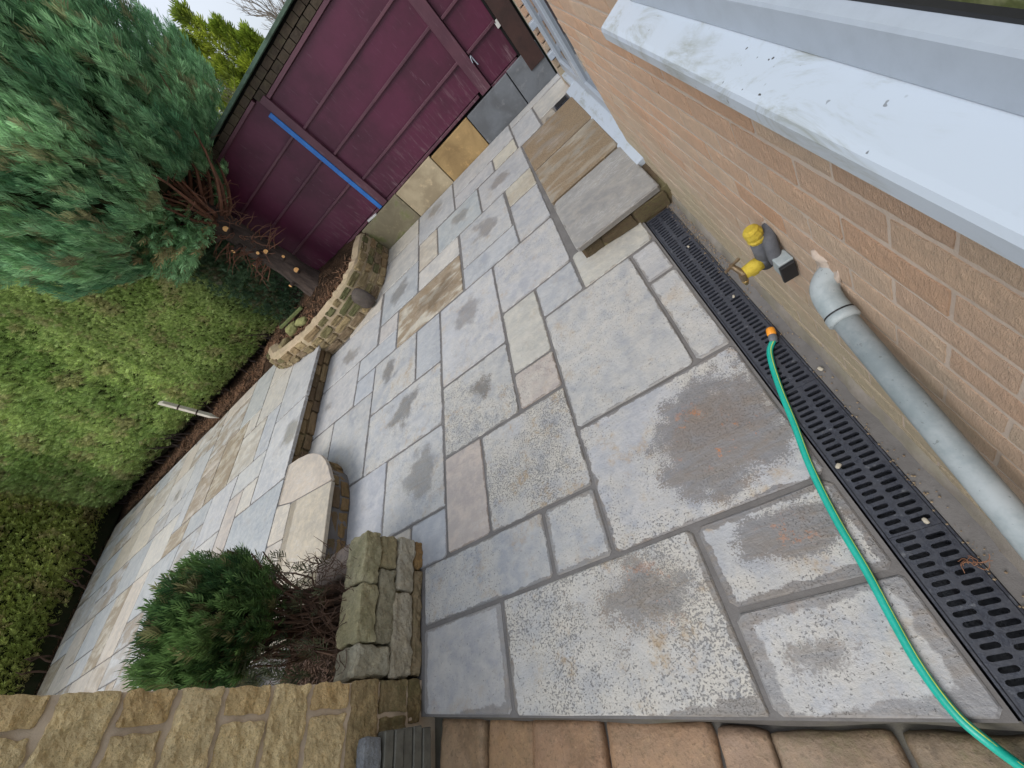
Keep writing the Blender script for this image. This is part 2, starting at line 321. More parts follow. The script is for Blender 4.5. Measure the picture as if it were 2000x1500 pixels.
class Bm:
    def __init__(s): s.v = []; s.f = []
    def add(s, v, f):
        k = len(s.v); s.v += [tuple(p) for p in v]; s.f += [tuple(i + k for i in q) for q in f]; return s
    def box(s, x0, x1, y0, y1, z0, z1, bev=0.0):
        if bev <= 0:
            v = [(x0, y0, z0), (x1, y0, z0), (x1, y1, z0), (x0, y1, z0), (x0, y0, z1), (x1, y0, z1), (x1, y1, z1), (x0, y1, z1)]
            return s.add(v, [(0, 3, 2, 1), (4, 5, 6, 7), (0, 1, 5, 4), (1, 2, 6, 5), (2, 3, 7, 6), (3, 0, 4, 7)])
        bm = bmesh.new(); bmesh.ops.create_cube(bm, size=1)
        for v in bm.verts: v.co = Vector(((x0 + x1) / 2 + v.co.x * (x1 - x0), (y0 + y1) / 2 + v.co.y * (y1 - y0), (z0 + z1) / 2 + v.co.z * (z1 - z0)))
        bmesh.ops.bevel(bm, geom=bm.edges[:], offset=bev, segments=1, affect='EDGES', profile=.5)
        bm.verts.index_update(); s.add([v.co[:] for v in bm.verts], [[v.index for v in f.verts] for f in bm.faces]); bm.free(); return s
    def tube(s, pts, r, seg=10, caps=True):
        pts = [Vector(p) for p in pts]; n = len(pts); rr = r if isinstance(r, (list, tuple)) else [r] * n
        up = Vector((0, 0, 1)); rings = []; prev = None
        for i, p in enumerate(pts):
            d = (pts[min(i + 1, n - 1)] - pts[max(i - 1, 0)]).normalized()
            if prev is None:
                a = d.cross(up);
                if a.length < 1e-3: a = d.cross(Vector((1, 0, 0)))
                a.normalize()
            else: a = (prev - d * prev.dot(d)).normalized()
            prev = a; b = d.cross(a)
            rings.append([p + (a * math.cos(2 * math.pi * k / seg) + b * math.sin(2 * math.pi * k / seg)) * rr[i] for k in range(seg)])
        v = [q for ring in rings for q in ring]; f = []
        for i in range(n - 1):
            for k in range(seg):
                k2 = (k + 1) % seg; f.append((i * seg + k, i * seg + k2, (i + 1) * seg + k2, (i + 1) * seg + k))
        if caps: f.append(tuple(range(seg))[::-1]); f.append(tuple((n - 1) * seg + k for k in range(seg)))
        return s.add(v, f)
    def me(s, name, mat, smooth=False): return mesh(name, s.v, s.f, mat, smooth)
def smooth_path(pts, n=6):
    P = [Vector(p) for p in pts]; out = []
    for i in range(len(P) - 1):
        p0 = P[max(i - 1, 0)]; p1 = P[i]; p2 = P[i + 1]; p3 = P[min(i + 2, len(P) - 1)]
        for k in range(n):
            t = k / n
            out.append(.5 * ((2 * p1) + (-p0 + p2) * t + (2 * p0 - 5 * p1 + 4 * p2 - p3) * t * t + (-p0 + 3 * p1 - 3 * p2 + p3) * t ** 3))
    out.append(P[-1]); return out

def rough_block(name, size, seg, rnd, amp, freq, mat, seed, smooth=False, flat_top=False):
    """rounded block with broken faces, centred on its origin"""
    sx, sy, sz = size; nx, ny, nz = seg; idx = {}; V = []; F = []
    off = Vector((seed * 3.17, seed * 1.31, seed * 2.7))
    def vert(i, j, k):
        key = (i, j, k)
        if key in idx: return idx[key]
        p = Vector(((i / nx - .5) * sx, (j / ny - .5) * sy, (k / nz - .5) * sz))
        q = Vector((max(-sx / 2 + rnd, min(sx / 2 - rnd, p.x)), max(-sy / 2 + rnd, min(sy / 2 - rnd, p.y)), max(-sz / 2 + rnd, min(sz / 2 - rnd, p.z))))
        d = p - q
        n = d.normalized() if d.length > 1e-6 else p.normalized()
        if d.length > rnd: p = q + n * rnd
        a = mnoise.noise(p * freq + off) + .5 * mnoise.noise(p * freq * 2.7 + off)
        w = amp * (.35 if (flat_top and n.z > .7) else 1)
        p = p + n * a * w + mnoise.noise_vector(p * freq * .5 + off) * amp * .5
        idx[key] = len(V); V.append(p); return idx[key]
    def quad(a, b, c, d): F.append((a, b, c, d))
    for i in range(nx):
        for j in range(ny):
            quad(vert(i, j, 0), vert(i, j + 1, 0), vert(i + 1, j + 1, 0), vert(i + 1, j, 0))
            quad(vert(i, j, nz), vert(i + 1, j, nz), vert(i + 1, j + 1, nz), vert(i, j + 1, nz))
    for i in range(nx):
        for k in range(nz):
            quad(vert(i, 0, k), vert(i + 1, 0, k), vert(i + 1, 0, k + 1), vert(i, 0, k + 1))
            quad(vert(i, ny, k), vert(i, ny, k + 1), vert(i + 1, ny, k + 1), vert(i + 1, ny, k))
    for j in range(ny):
        for k in range(nz):
            quad(vert(0, j, k), vert(0, j, k + 1), vert(0, j + 1, k + 1), vert(0, j + 1, k))
            quad(vert(nx, j, k), vert(nx, j + 1, k), vert(nx, j + 1, k + 1), vert(nx, j, k + 1))
    return mesh(name, V, F, mat, smooth)

def inset_poly(P, g):
    n = len(P); A = sum(P[i][0] * P[(i + 1) % n][1] - P[(i + 1) % n][0] * P[i][1] for i in range(n))
    if A < 0: P = P[::-1]
    L = []
    for i in range(n):
        a = Vector(P[i]); b = Vector(P[(i + 1) % n]); d = (b - a).normalized(); nn = Vector((-d.y, d.x)); L.append((a + nn * g, d))
    out = []
    for i in range(n):
        (p, d), (q, e) = L[i - 1], L[i]; den = d.x * e.y - d.y * e.x
        if abs(den) < 1e-6: out.append(q.copy()); continue
        t = ((q.x - p.x) * e.y - (q.y - p.y) * e.x) / den; out.append(p + d * t)
    return out
SLABN = [0]
def slab(parent, poly, ztop, color, name='paving_slab', gap=.0088, th=.034, corner=.012, jit=.0022, wet=None, rim=None, pits=.6, brown=0.0, wxy=None, rust=0.0, tilt=0.0, far=False, label=None):
    SLABN[0] += 1; rnd = random.Random(SLABN[0] * 77)
    P = inset_poly([Vector(p) for p in poly], gap + rnd.uniform(-.002, .002)); n = len(P)
    c = sum(P, Vector((0, 0))) / n; ring = []
    for i in range(n):
        a, p, b = P[i - 1], P[i], P[(i + 1) % n]
        cc = corner * rnd.uniform(.5, 1.6)
        ring.append(p + (a - p).normalized() * cc); ring.append(p + (b - p).normalized() * cc)
        if not far:
            m = int(max(1, (b - p).length / .22))
            for k in range(1, m):
                q = p.lerp(b, k / m); d = (b - p).normalized(); ring.append(q + Vector((-d.y, d.x)) * rnd.uniform(-jit, jit))
    ring = [q - c for q in ring]; k = len(ring); bev = .004 if not far else .003
    V = []; F = []
    z1 = lambda q: rnd.uniform(-.0008, .0008) + q.x * tilt
    for q in ring:
        r = q * (1 - bev * 1.6 / max(q.length, .05)); V.append((r.x, r.y, z1(q)))
    for q in ring: V.append((q.x, q.y, -bev))
    for q in ring: V.append((q.x, q.y, -th))
    F.append(tuple(range(k)))
    for a in range(2):
        for i in range(k):
            j = (i + 1) % k; F.append((a * k + i, (a + 1) * k + i, (a + 1) * k + j, a * k + j))
    xs = [q.x for q in ring]; ys = [q.y for q in ring]
    hx = (max(xs) - min(xs)) / 2; hy = (max(ys) - min(ys)) / 2
    if wet is None: wet = rnd.choice([-1, -1, .25, .5])
    if rim is None: rim = rnd.uniform(.004, .018)
    wx, wy = wxy if wxy else (rnd.uniform(-.3, .3) * hx, rnd.uniform(-.3, .3) * hy)
    gm_ = sum(color) / 3; kq = .55 if max(color) - min(color) < .085 else .9
    ls_ = rnd.uniform(.94, 1.06); cv = [(gm_ + (x - gm_) * kq) * ls_ for x in color]
    o = ob(name, mesh(name, V, F, 'slab'), parent, (c.x, c.y, ztop + rnd.uniform(-.0012, .0012)), color=cv,
           hx=hx, hy=hy, wet=float(wet), rim=float(rim), pits=float(pits), brown=float(brown), rust=float(rust), wx=float(wx), wy=float(wy))
    if label: o['label'] = label
    return o
def rect(x0, x1, y0, y1): return [(x0, y0), (x1, y0), (x1, y1), (x0, y1)]

# ---------------------------------------------------------------- ground
g = Bm()
g.add([(-60, -60, -.34), (60, -60, -.34), (60, 60, -.34), (-60, 60, -.34)], [(0, 1, 2, 3)])
tag(ob('ground', g.me('ground', 'grass')), kind='structure')

# lower patio: mortar bed, then every flag
def yb(x): return .125 - (x + 1.9) * .13          # near edge of the flags runs slightly askew
B = Bm()
B.add([(-3.86, yb(-3.86) - .0, -.3), (.092, yb(.092), -.3), (.092, 5.44, -.3), (-3.86, 5.44, -.3),
       (-3.86, yb(-3.86), -.0065), (.092, yb(.092), -.0065), (.092, 5.44, -.0065), (-3.86, 5.44, -.0065)],
      [(4, 5, 6, 7), (0, 1, 5, 4), (1, 2, 6, 5), (2, 3, 7, 6), (3, 0, 4, 7)])
B.box(.092, .32, 2.215, 5.44, -.3, -.0068)
B.box(.244, .36, -.9, 2.215, -.3, -.007)
patio = ob('patio', B.me('patio', 'joint')); tag(patio, kind='structure')
Bc = (.34, .365, .40); Gc = (.315, .33, .345); Tc = (.42, .375, .29); Pc = (.40, .345, .31); Wc = (.45, .42, .37); Lc = (.37, .385, .40); Yc = (.41, .395, .33)
a_, b_, c_, d_, e_, f_, g_, h_, i_, j_, k_, l_, m_ = .088, -.075, -.40, -.725, -1.045, -1.385, -1.715, -2.045, -2.37, -2.70, -3.035, -3.37, -3.72
S = lambda p, col, **kw: slab(patio, p, 0.0, col, **kw)
S([(-1.92, yb(-1.92)), (f_ + .03, yb(f_ + .03)), (f_ + .03, .49), (-1.92, .49)], (.345, .35, .37), wet=-1, rim=.03, pits=.5)
S([(f_ + .03, yb(f_ + .03)), (c_, yb(c_)), (c_ + .01, .49), (f_ + .03, .49)], (.40, .40, .395), wet=.45, rim=.022, pits=1.25, wxy=(.20, .08), rust=.35)
S([(c_ + .01, .20), (a_, .19), (a_, .49), (c_ + .01, .49)], (.36, .38, .42), wet=.72, rim=.03, pits=1.0, wxy=(.03, .02), rust=.4)
S([(c_, yb(c_)), (a_, yb(a_)), (a_, .19), (c_ + .01, .20)], (.36, .38, .42), wet=.28, rim=.05, pits=.8, wxy=(-.06, .0))
S(rect(-1.92, -1.03, .49, .81), Bc, wet=-1, rim=.008, pits=.75)
S(rect(-1.03, d_, .49, .81), (.35, .365, .385), wet=-1, rim=.02, pits=.8)
S(rect(d_, a_, .49, 1.12), (.345, .36, .40), wet=.72, rim=.012, pits=1.0, wxy=(.17, .0), brown=.0, rust=1.0)
S(rect(f_ + .01, d_, .81, 1.43), (.40, .40, .40), wet=-1, rim=.008, pits=1.35)
S(rect(g_, f_ + .01, .81, 1.44), Pc, wet=-1, rim=.006, pits=.15)
S(rect(d_, b_, 1.12, 2.025), (.37, .385, .40), wet=-1, rim=.008, pits=.7)
S(rect(b_, a_, 1.12, 1.72), (.375, .385, .40), wet=-1, rim=.012, pits=.6)
S(rect(b_, a_, 1.72, 2.01), (.36, .37, .40), wet=-1, rim=.012, pits=.4)
S(rect(c_, a_, 2.015, 2.40), Yc, wet=-1, rim=.006, pits=.25)
S(rect(d_, c_, 2.03, 2.36), Bc, wet=-1, rim=.006, pits=.3)
S(rect(e_, c_, 2.36, 3.015), (.35, .36, .39), wet=-1, rim=.006, pits=.7)
S(rect(e_, d_, 1.73, 2.36), Yc, wet=-1, rim=.006, pits=.4)
S(rect(e_, d_, 1.435, 1.73), Pc, wet=-1, rim=.006, pits=.8)
S(rect(g_, e_, 1.435, 2.07), (.35, .36, .365), wet=.3, rim=.008, pits=1.2, wxy=(.05, .1))
S(rect(g_, e_, 2.07, 3.025), (.36, .37, .40), wet=.5, rim=.006, pits=.6, wxy=(0, .12))
S(rect(f_, d_ - .01, 3.025, 3.35), Bc, wet=-1, rim=.005, pits=.2)
S(rect(f_, d_ - .02, 3.35, 4.03), (.35, .365, .385), wet=.52, rim=.006, pits=.6, wxy=(.0, .02))
S(rect(d_ - .01, c_, 3.02, 3.66), (.35, .365, .40), wet=-1, rim=.006, pits=.6)
S(rect(d_ - .01, c_, 3.66, 4.03), (.43, .40, .32), wet=-1, rim=.005, pits=.4, brown=.4)
S(rect(e_, c_, 4.03, 4.62), (.35, .36, .38), wet=.45, rim=.006, pits=.4)
S(rect(g_, e_, 4.03, 4.63), (.32, .37, .385), wet=.5, rim=.005, pits=.3)
S(rect(g_ - .35, f_ - .02, 4.65, 5.40), (.35, .365, .38), wet=.5, rim=.005, pits=.3)
S(rect(f_ - .02, -.44, 4.95, 5.41), (.37, .375, .385), wet=-1, rim=.004, pits=.2)
S(rect(f_ - .02, d_ - .05, 4.64, 4.95), (.37, .375, .39), wet=-1, rim=.004, pits=.2)
S(rect(d_ - .05, -.44, 4.62, 4.94), (.47, .44, .36), wet=-1, rim=.004, pits=.2)
S(rect(-.44, -.12, 4.60, 5.22), (.36, .37, .385), wet=-1, rim=.005, pits=.2)
S(rect(-.44, .30, 5.22, 5.41), (.39, .385, .38), wet=-1, rim=.004, pits=.2)
S(rect(-.12, .30, 4.75, 5.22), (.42, .395, .34), wet=-1, rim=.004, pits=.2)
S(rect(-.12, .06, 4.34, 4.75), (.33, .29, .235), wet=.7, rim=.01, pits=.2)
S(rect(h_, g_, 4.04, 4.65), (.46, .42, .35), wet=-1, rim=.004, pits=.2, brown=.35)
S(rect(h_, f_ - .01, 3.67, 4.035), Wc, wet=-1, rim=.005, pits=.2)
S(rect(i_, f_ - .01, 3.035, 3.67), (.43, .39, .31), wet=.62, rim=.005, pits=.3, brown=1.5, rust=.0)
S(rect(h_, g_, 2.385, 3.03), Bc, wet=-1, rim=.004, pits=.2)
S(rect(j_ - .06, h_ - .02, 4.98, 5.41), (.44, .41, .35), wet=-1, rim=.004, pits=.2)
S(rect(j_ - .06, h_ - .01, 4.33, 4.98), (.43, .41, .36), wet=-1, rim=.004, pits=.3)
S(rect(j_, h_, 3.67, 4.33), (.34, .37, .39), wet=.62, rim=.004, pits=.2)
S(rect(j_, i_, 3.36, 3.67), (.42, .38, .35), wet=-1, rim=.004, pits=.1)
S(rect(k_, i_, 3.05, 3.37), (.36, .385, .42), wet=-1, rim=.004, pits=.2)
S(rect(j_, h_, 2.385, 3.045), (.36, .375, .40), wet=.42, rim=.005, pits=.8, wxy=(-.08, .1))
S(rect(k_, j_, 2.71, 3.05), (.35, .375, .42), wet=-1, rim=.004, pits=.1)
S(rect(-3.90, k_, 2.72, 3.385), (.39, .38, .385), wet=.3, rim=.004, pits=.3)
S(rect(-3.90, j_ - .02, 3.385, 4.04), (.38, .38, .39), wet=.45, rim=.004, pits=.3)
S(rect(-3.4, j_ - .03, 4.04, 4.6), (.45, .41, .35), wet=-1, rim=.004, pits=.1)
S(rect(-3.90, l_, 2.2, 2.72), (.44, .41, .36), wet=-1, rim=.004, pits=.1)
S(rect(l_, j_, 1.76, 2.71), (.37, .38, .395), wet=-1, rim=.004, pits=.5)
S(rect(j_, g_, 1.745, 2.385), (.355, .37, .395), wet=.5, rim=.006, pits=.8, wxy=(.02, .08))
S(rect(i_, g_, 1.105, 1.745), (.36, .375, .395), wet=.62, rim=.006, pits=.7, wxy=(.06, .03))
S(rect(-2.95, i_, .80, 1.76), (.36, .375, .42), wet=-1, rim=.005, pits=.2)
S(rect(i_, h_, .80, 1.105), (.43, .39, .34), wet=-1, rim=.005, pits=.1)
S(rect(h_, g_, .80, 1.105), (.35, .375, .42), wet=-1, rim=.005, pits=.1)

# upper patio: bed, rubble riser stones, flags
ZU = .2
U = Bm()
tong = [(-3.78, 2.33), (-3.55, 2.30), (-3.36, 2.255), (-3.23, 2.20), (-3.09, 2.11), (-2.98, 2.0), (-2.90, 1.89), (-2.85, 1.80), (-2.80, 1.6), (-2.765, 1.2), (-2.74, .6), (-3.78, .6)]
def prism(bm, poly, z0, z1):
    n = len(poly); bm.add([(x, y, z1) for x, y in poly] + [(x, y, z0) for x, y in poly], [tuple(range(n))[::-1] if sum(poly[i][0] * poly[(i + 1) % n][1] - poly[(i + 1) % n][0] * poly[i][1] for i in range(n)) < 0 else tuple(range(n))] + [(i, n + i, n + (i + 1) % n, (i + 1) % n) for i in range(n)])
prism(U, [(-10.95, -1.6), (-3.84, -1.6), (-3.84, 4.3), (-5.2, 4.93), (-13.62, 5.30)], -.3, ZU - .007)
prism(U, [(p[0] + (.06 if p[0] < -3.7 else 0) - (.045 if p[0] > -3.3 else 0), p[1] - (.045 if p[1] > 1.9 else 0)) for p in tong], -.3, ZU - .036)
prism(U, [(p[0] - (.02 if p[0] > -3.3 else 0.0), p[1] - (.02 if p[1] > 1.9 else 0)) for p in tong], ZU - .034, ZU - .009)
upper = ob('upper_patio', U.me('upper_patio', 'joint')); tag(upper, kind='structure')
def clip(poly, a, b, c):    # keep a*x+b*y<=c
    out = []
    for i in range(len(poly)):
        p, q = poly[i - 1], poly[i]; dp = a * p[0] + b * p[1] - c; dq = a * q[0] + b * q[1] - c
        if (dp <= 0) != (dq <= 0):
            t = dp / (dp - dq); out.append((p[0] + (q[0] - p[0]) * t, p[1] + (q[1] - p[1]) * t))
        if dq <= 0: out.append(q)
    return out
def uslab(poly, col, **kw):
    poly = clip(poly, .045, 1, 4.71 + .0)          # far edge beside the hedge
    poly = clip(poly, -1, -.40, 13.4 - .40 * 4.6)
    if len(poly) < 3: return
    A = abs(sum(poly[i][0] * poly[(i + 1) % len(poly)][1] - poly[(i + 1) % len(poly)][0] * poly[i][1] for i in range(len(poly)))) / 2
    if A < .03: return
    slab(upper, poly, ZU, col, far=True, **kw)
cu, cvv = .36, .355
CX = lambda c: -3.76 - cu * c
RY = lambda r: 2.18 + cvv * r
used = set()
def cell(c0, c1, r0, r1, col, **kw):
    for c in range(c0, c1 + 1):
        for r in range(r0, r1 + 1): used.add((c, r))
    kw['wet'] = -1 if (c0 + r0) % 5 else kw.get('wet', -1); kw.setdefault('rim', .003); kw.setdefault('pits', .25)
    col = tuple((x * .75 + .25 * y) * 1.06 for x, y in zip(col, (.50, .44, .35)))
    uslab(rect(CX(c1 + 1), CX(c0), RY(r0), RY(r1 + 1)), col, **kw)
cell(0, 1, 3, 5, (.37, .39, .42), wet=.3); cell(0, 1, 0, 2, (.37, .385, .41), wet=.55, wxy=(.2, .1))
cell(0, 2, -3, -1, (.27, .33, .385), wet=-1); cell(2, 2, 0, 0, Wc, wet=-1); cell(2, 3, 1, 1, (.39, .40, .395), wet=-1)
cell(2, 2, 2, 3, (.35, .385, .44), wet=-1); cell(2, 3, 4, 5, (.44, .42, .38), wet=-1); cell(3, 4, 2, 3, (.45, .43, .38), wet=-1, brown=.5)
cell(4, 4, 4, 4, Wc, wet=-1); cell(4, 5, 5, 7, (.30, .335, .34), wet=-1); cell(5, 6, 2, 4, (.38, .32, .23), wet=-1, brown=1.0)
cell(0, 3, 6, 8, (.44, .41, .36), wet=-1); cell(3, 3, -1, 0, Pc, wet=-1); cell(4, 5, 0, 1, (.36, .37, .40), wet=-1)
ru = random.Random(5)
pal = [(.39, .40, .41), (.36, .38, .41), (.45, .43, .40), (.43, .38, .30), (.40, .34, .25), (.34, .37, .40), (.46, .44, .40), (.44, .38, .32), (.30, .34, .375)]
for c in range(0, 27):
    for r in range(-10, 9):
        if (c, r) in used: continue
        for (w, h) in ru.sample([(2, 3), (3, 2), (2, 2), (2, 1), (1, 2), (2, 2), (3, 2)], 7) + [(1, 1)]:
            if c + w > 27 or r + h > 9: continue
            if any((c + i, r + j) in used for i in range(w) for j in range(h)): continue
            col = ru.choice(pal); cell(c, c + w - 1, r, r + h - 1, col, wet=ru.choice([-1, -1, .5, .35]), brown=ru.choice([0, 0, .5, .9])); break
# tongue slabs
def tslab(poly, col, **kw): slab(upper, poly, ZU, col, far=True, gap=.007, th=.03, **kw)
arc = [p for p in tong[:9]]
tslab([(-3.755, 1.88), (-3.47, 1.80), (-2.80, 1.72)] + arc[::-1][1:-1] + [(-3.755, 2.32)], (.43, .365, .295), name='step_slab', wet=-1, rim=.002, pits=.15)
tslab([(-3.47, 1.80), (-3.45, .62), (-2.74, .62), (-2.765, 1.2), (-2.80, 1.6), (-2.80, 1.72)], (.43, .37, .28), name='step_slab', wet=-1, rim=.002, pits=.1)
tslab([(-3.755, 1.88), (-3.755, 1.50), (-3.46, 1.48), (-3.47, 1.80)], (.45, .40, .33), name='step_slab', wet=-1, rim=.002, pits=.1)
tslab([(-3.755, 1.50), (-3.755, .62), (-3.45, .62), (-3.46, 1.48)], (.42, .37, .31), name='step_slab', wet=-1, rim=.002, pits=.1)
# riser stones (two uneven courses of rubble below the overhanging flags)
RB = [rough_block('riser_stone', (1, .3, 1), (5, 1, 4), .08, .09, 2.6, 'stone', s) for s in range(6)]
def run_stones(path, zc, hh, lmin, lmax, parent, meshes, dep, cols, seed, out=0.0, name='stone', moss=(0, .6), gap=.012, zfun=None):
    rr = random.Random(seed); L = [0.0]
    for i in range(1, len(path)): L.append(L[-1] + (Vector(path[i]) - Vector(path[i - 1])).length)
    def at(s):
        s = max(0, min(L[-1] - 1e-5, s))
        for i in range(1, len(L)):
            if s <= L[i]:
                t = (s - L[i - 1]) / (L[i] - L[i - 1]); p = Vector(path[i - 1]).lerp(Vector(path[i]), t); d = (Vector(path[i]) - Vector(path[i - 1])).normalized(); return p, d
    s = rr.uniform(0, .05)
    while s < L[-1] - .03:
        l = min(rr.uniform(lmin, lmax), L[-1] - s); p, d = at(s + l / 2); p0, _ = at(s); p1, _ = at(s + l); d = (p1 - p0).normalized() if (p1 - p0).length > 1e-4 else d
        ang = math.atan2(d.y, d.x); nn = Vector((d.y, -d.x)); q = p + nn * (out + rr.uniform(-.006, .008))
        z, h = zc, hh
        if zfun: z, h = zfun(p, zc, hh)
        o = ob(name, rr.choice(meshes), parent, (q.x, q.y, z + rr.uniform(-.004, .004)), (rr.uniform(-.05, .05), rr.uniform(-.05, .05), ang), (l - gap, dep, h * rr.uniform(.86, 1.05)), color=rr.choice(cols), moss=rr.uniform(*moss))
        s += l
brownc = [(.24, .165, .09), (.20, .135, .075), (.28, .20, .11), (.15, .10, .06)]
run_stones([(-3.81, 2.30), (-3.81, 4.16)], .045, .075, .16, .34, upper, RB, .10, brownc, 3, name='riser_stone', gap=.02)
run_stones([(-3.82, 2.30), (-3.82, 4.16)], .123, .07, .14, .40, upper, RB, .09, brownc, 4, name='riser_stone', gap=.02)
tb = [(-2.79, .6), (-2.82, 1.2), (-2.85, 1.6), (-2.89, 1.78), (-2.95, 1.87), (-3.03, 1.97), (-3.13, 2.06), (-3.26, 2.15), (-3.38, 2.20), (-3.57, 2.245), (-3.80, 2.27)]
run_stones(tb, .045, .075, .10, .24, upper, RB, .10, [(.29, .19, .09), (.24, .15, .07), (.33, .22, .11), (.18, .12, .065)], 9, name='riser_stone', gap=.018)
run_stones(tb, .125, .07, .12, .30, upper, RB, .09, [(.20, .14, .08), (.16, .11, .065), (.25, .17, .09)], 10, name='riser_stone', gap=.018)
rm = Bm()
for pth, o in (([(-3.83, 2.2), (-3.83, 4.2)], 0), (tb, -.025)):
    for i in range(len(pth) - 1):
        (x0, y0), (x1, y1) = pth[i], pth[i + 1]
        d = Vector((x1 - x0, y1 - y0)).normalized(); nx, ny = d.y * (o), -d.x * (o)
        rm.add([(x0 + nx, y0 + ny, -.02), (x1 + nx, y1 + ny, -.02), (x1 + nx, y1 + ny, .163), (x0 + nx, y0 + ny, .163)], [(0, 1, 2, 3)])
ob('riser_mortar', rm.me('riser_mortar', 'riser_mortar'), upper)
# damp mortar fillets along riser foot are part of the pointing

# ---------------------------------------------------------------- soil bed behind the curved wall and under the hedge
CW = [(-2.73, 5.41), (-2.72, 4.95), (-2.73, 4.69), (-2.80, 4.50), (-2.88, 4.37), (-3.01, 4.26), (-3.16, 4.19), (-3.4, 4.12), (-3.6, 4.08), (-3.83, 4.08), (-4.1, 4.15), (-4.55, 4.28), (-4.95, 4.56), (-5.24, 4.92)]
def bed_y(x):
    if x > -2.73: return 5.42
    if x < -5.24: return 4.97 + (-5.24 - x) * .045
    for i in range(len(CW) - 1):
        (x0, y0), (x1, y1) = CW[i], CW[i + 1]
        if x1 <= x <= x0: return y0 + (y1 - y0) * (x0 - x) / max(x0 - x1, 1e-4)
    return 4.9
nx, ny = 190, 60; gx = np.linspace(-17, -2.74, nx); gy = np.linspace(3.9, 8.4, ny); V = []; F = []
for x in gx:
    for y in gy:
        b = bed_y(x); inside = max(0.0, min(1.0, (y - b - .08) / .14))
        hz = .155 + (.17 if x > -5.3 else .17 * max(0, 1 - (-5.3 - x) / .8))
        hz += .16 * math.exp(-((x + 3.65) ** 2 + (y - 5.05) ** 2) / .18)
        hz += .05 * mnoise.noise((x * 2, y * 2, 0)) + .025 * mnoise.noise((x * 7, y * 7, 3)) + .015 * mnoise.noise((x * 19, y * 19, 3)) + .10 * max(0, min(1, (y - b - .3)))
        V.append((x, y, inside * hz + (1 - inside) * -.1))
for i in range(nx - 1):
    for j in range(ny - 1): F.append((i * ny + j, (i + 1) * ny + j, (i + 1) * ny + j + 1, i * ny + j + 1))
tag(ob('soil_bed', mesh('soil_bed', V, F, 'soil')), kind='structure')
# bed at the far end
V = []; F = []
for i in range(50):
    for j in range(90):
        x = -17 + i * .14; y = -2 + j * .085
        V.append((x, y, .17 + .05 * mnoise.noise((x * 2, y * 2, 5)) + .04 * mnoise.noise((x * 7, y * 7, 5)) if x < -13.42 + .40 * (4.6 - y) else -.1))
for i in range(49):
    for j in range(89): F.append((i * 90 + j, (i + 1) * 90 + j, (i + 1) * 90 + j + 1, i * 90 + j + 1))
tag(ob('soil_strip', mesh('soil_strip', V, F, 'soil')), kind='structure')

# ---------------------------------------------------------------- the house
HR = thing('house', 'buff brick house wall with white window sill and patio door on the right', 'house', (.315, 0, 0), (0, 0, .0095))
Hh = Bm()
Hh.box(.0014, .30, -1.2, 2.83, -.3, 1.165); Hh.box(.0014, .30, 1.46, 2.83, 1.165, 2.7); Hh.box(.11, .30, 4.74, 5.02, -.3, 2.7)
Hh.box(.008, .11, 4.80, 5.0, -.3, 2.7); Hh.box(.14, .30, 2.83, 4.74, 2.3, 2.7); Hh.box(.14, .30, 2.83, 4.74, -.3, .1)
ob('wall', Hh.me('wall', 'wall_mortar'), HR)
brk = []
for s in range(8):
    rr = random.Random(s); ny_, nz_ = 16, 6; V = []; F = []; Ly, Lz = .2320, .0672
    for i in range(ny_ + 1):
        for k in range(nz_ + 1):
            y = (i / ny_ - .5) * Ly; z = (k / nz_ - .5) * Lz
            edge = i in (0, ny_) or k in (0, nz_)
            d = mnoise.noise((y * 120 + s * 9, z * 22, s)) * .0018 + mnoise.noise((y * 60, z * 60, s + 5)) * .0016
            V.append((-.001 + (.0006 if edge else 0) - (0 if edge else abs(d) * 1.3) + d * .4, y + (0 if not edge else rr.uniform(-.001, .001)), z + (0 if not edge else rr.uniform(-.0012, .0012))))
    for i in range(ny_):
        for k in range(nz_): a = i * (nz_ + 1) + k; F.append((a, a + 1, a + nz_ + 2, a + nz_ + 1))
    base = len(V)
    ringi = [i * (nz_ + 1) for i in range(ny_ + 1)] + [ny_ * (nz_ + 1) + k for k in range(1, nz_ + 1)] + [i * (nz_ + 1) + nz_ for i in range(ny_ - 1, -1, -1)] + [k for k in range(nz_ - 1, 0, -1)]
    for q in ringi: V.append((.045, V[q][1], V[q][2]))
    n = len(ringi)
    for q in range(n): F.append((ringi[q], ringi[(q + 1) % n], base + (q + 1) % n, base + q))
    brk.append(mesh('brick', V, F, 'brick'))
rb = random.Random(11)
for k in range(-1, 20):
    z0 = .066 + .081 * k; zc = z0 + .0405
    ph = (.395 if k % 2 else .515)
    y = ph - .2425 * 4 + .006
    ylo = -.45 if z0 + .07 < 1.15 else 1.47
    while y < 2.82:
        y0, y1 = y, y + .2305
        if y1 > 2.825: y1 = 2.825
        if y0 < ylo: y0 = ylo
        if y1 - y0 > .03:
            ob('brick', rb.choice(brk), HR, (rb.uniform(-.0015, .0015), (y0 + y1) / 2, zc), (rb.uniform(-.004, .004), 0, rb.uniform(-.004, .004)), (1, (y1 - y0) / .2305, 1))
        y += .2425
for k in range(0, 22):
    zc = .066 + .081 * k + .0405
    ob('brick', rb.choice(brk), HR, (.055 if k % 2 else .055, 4.735, zc), (0, 0, rad(90)), (1, .47, 1))
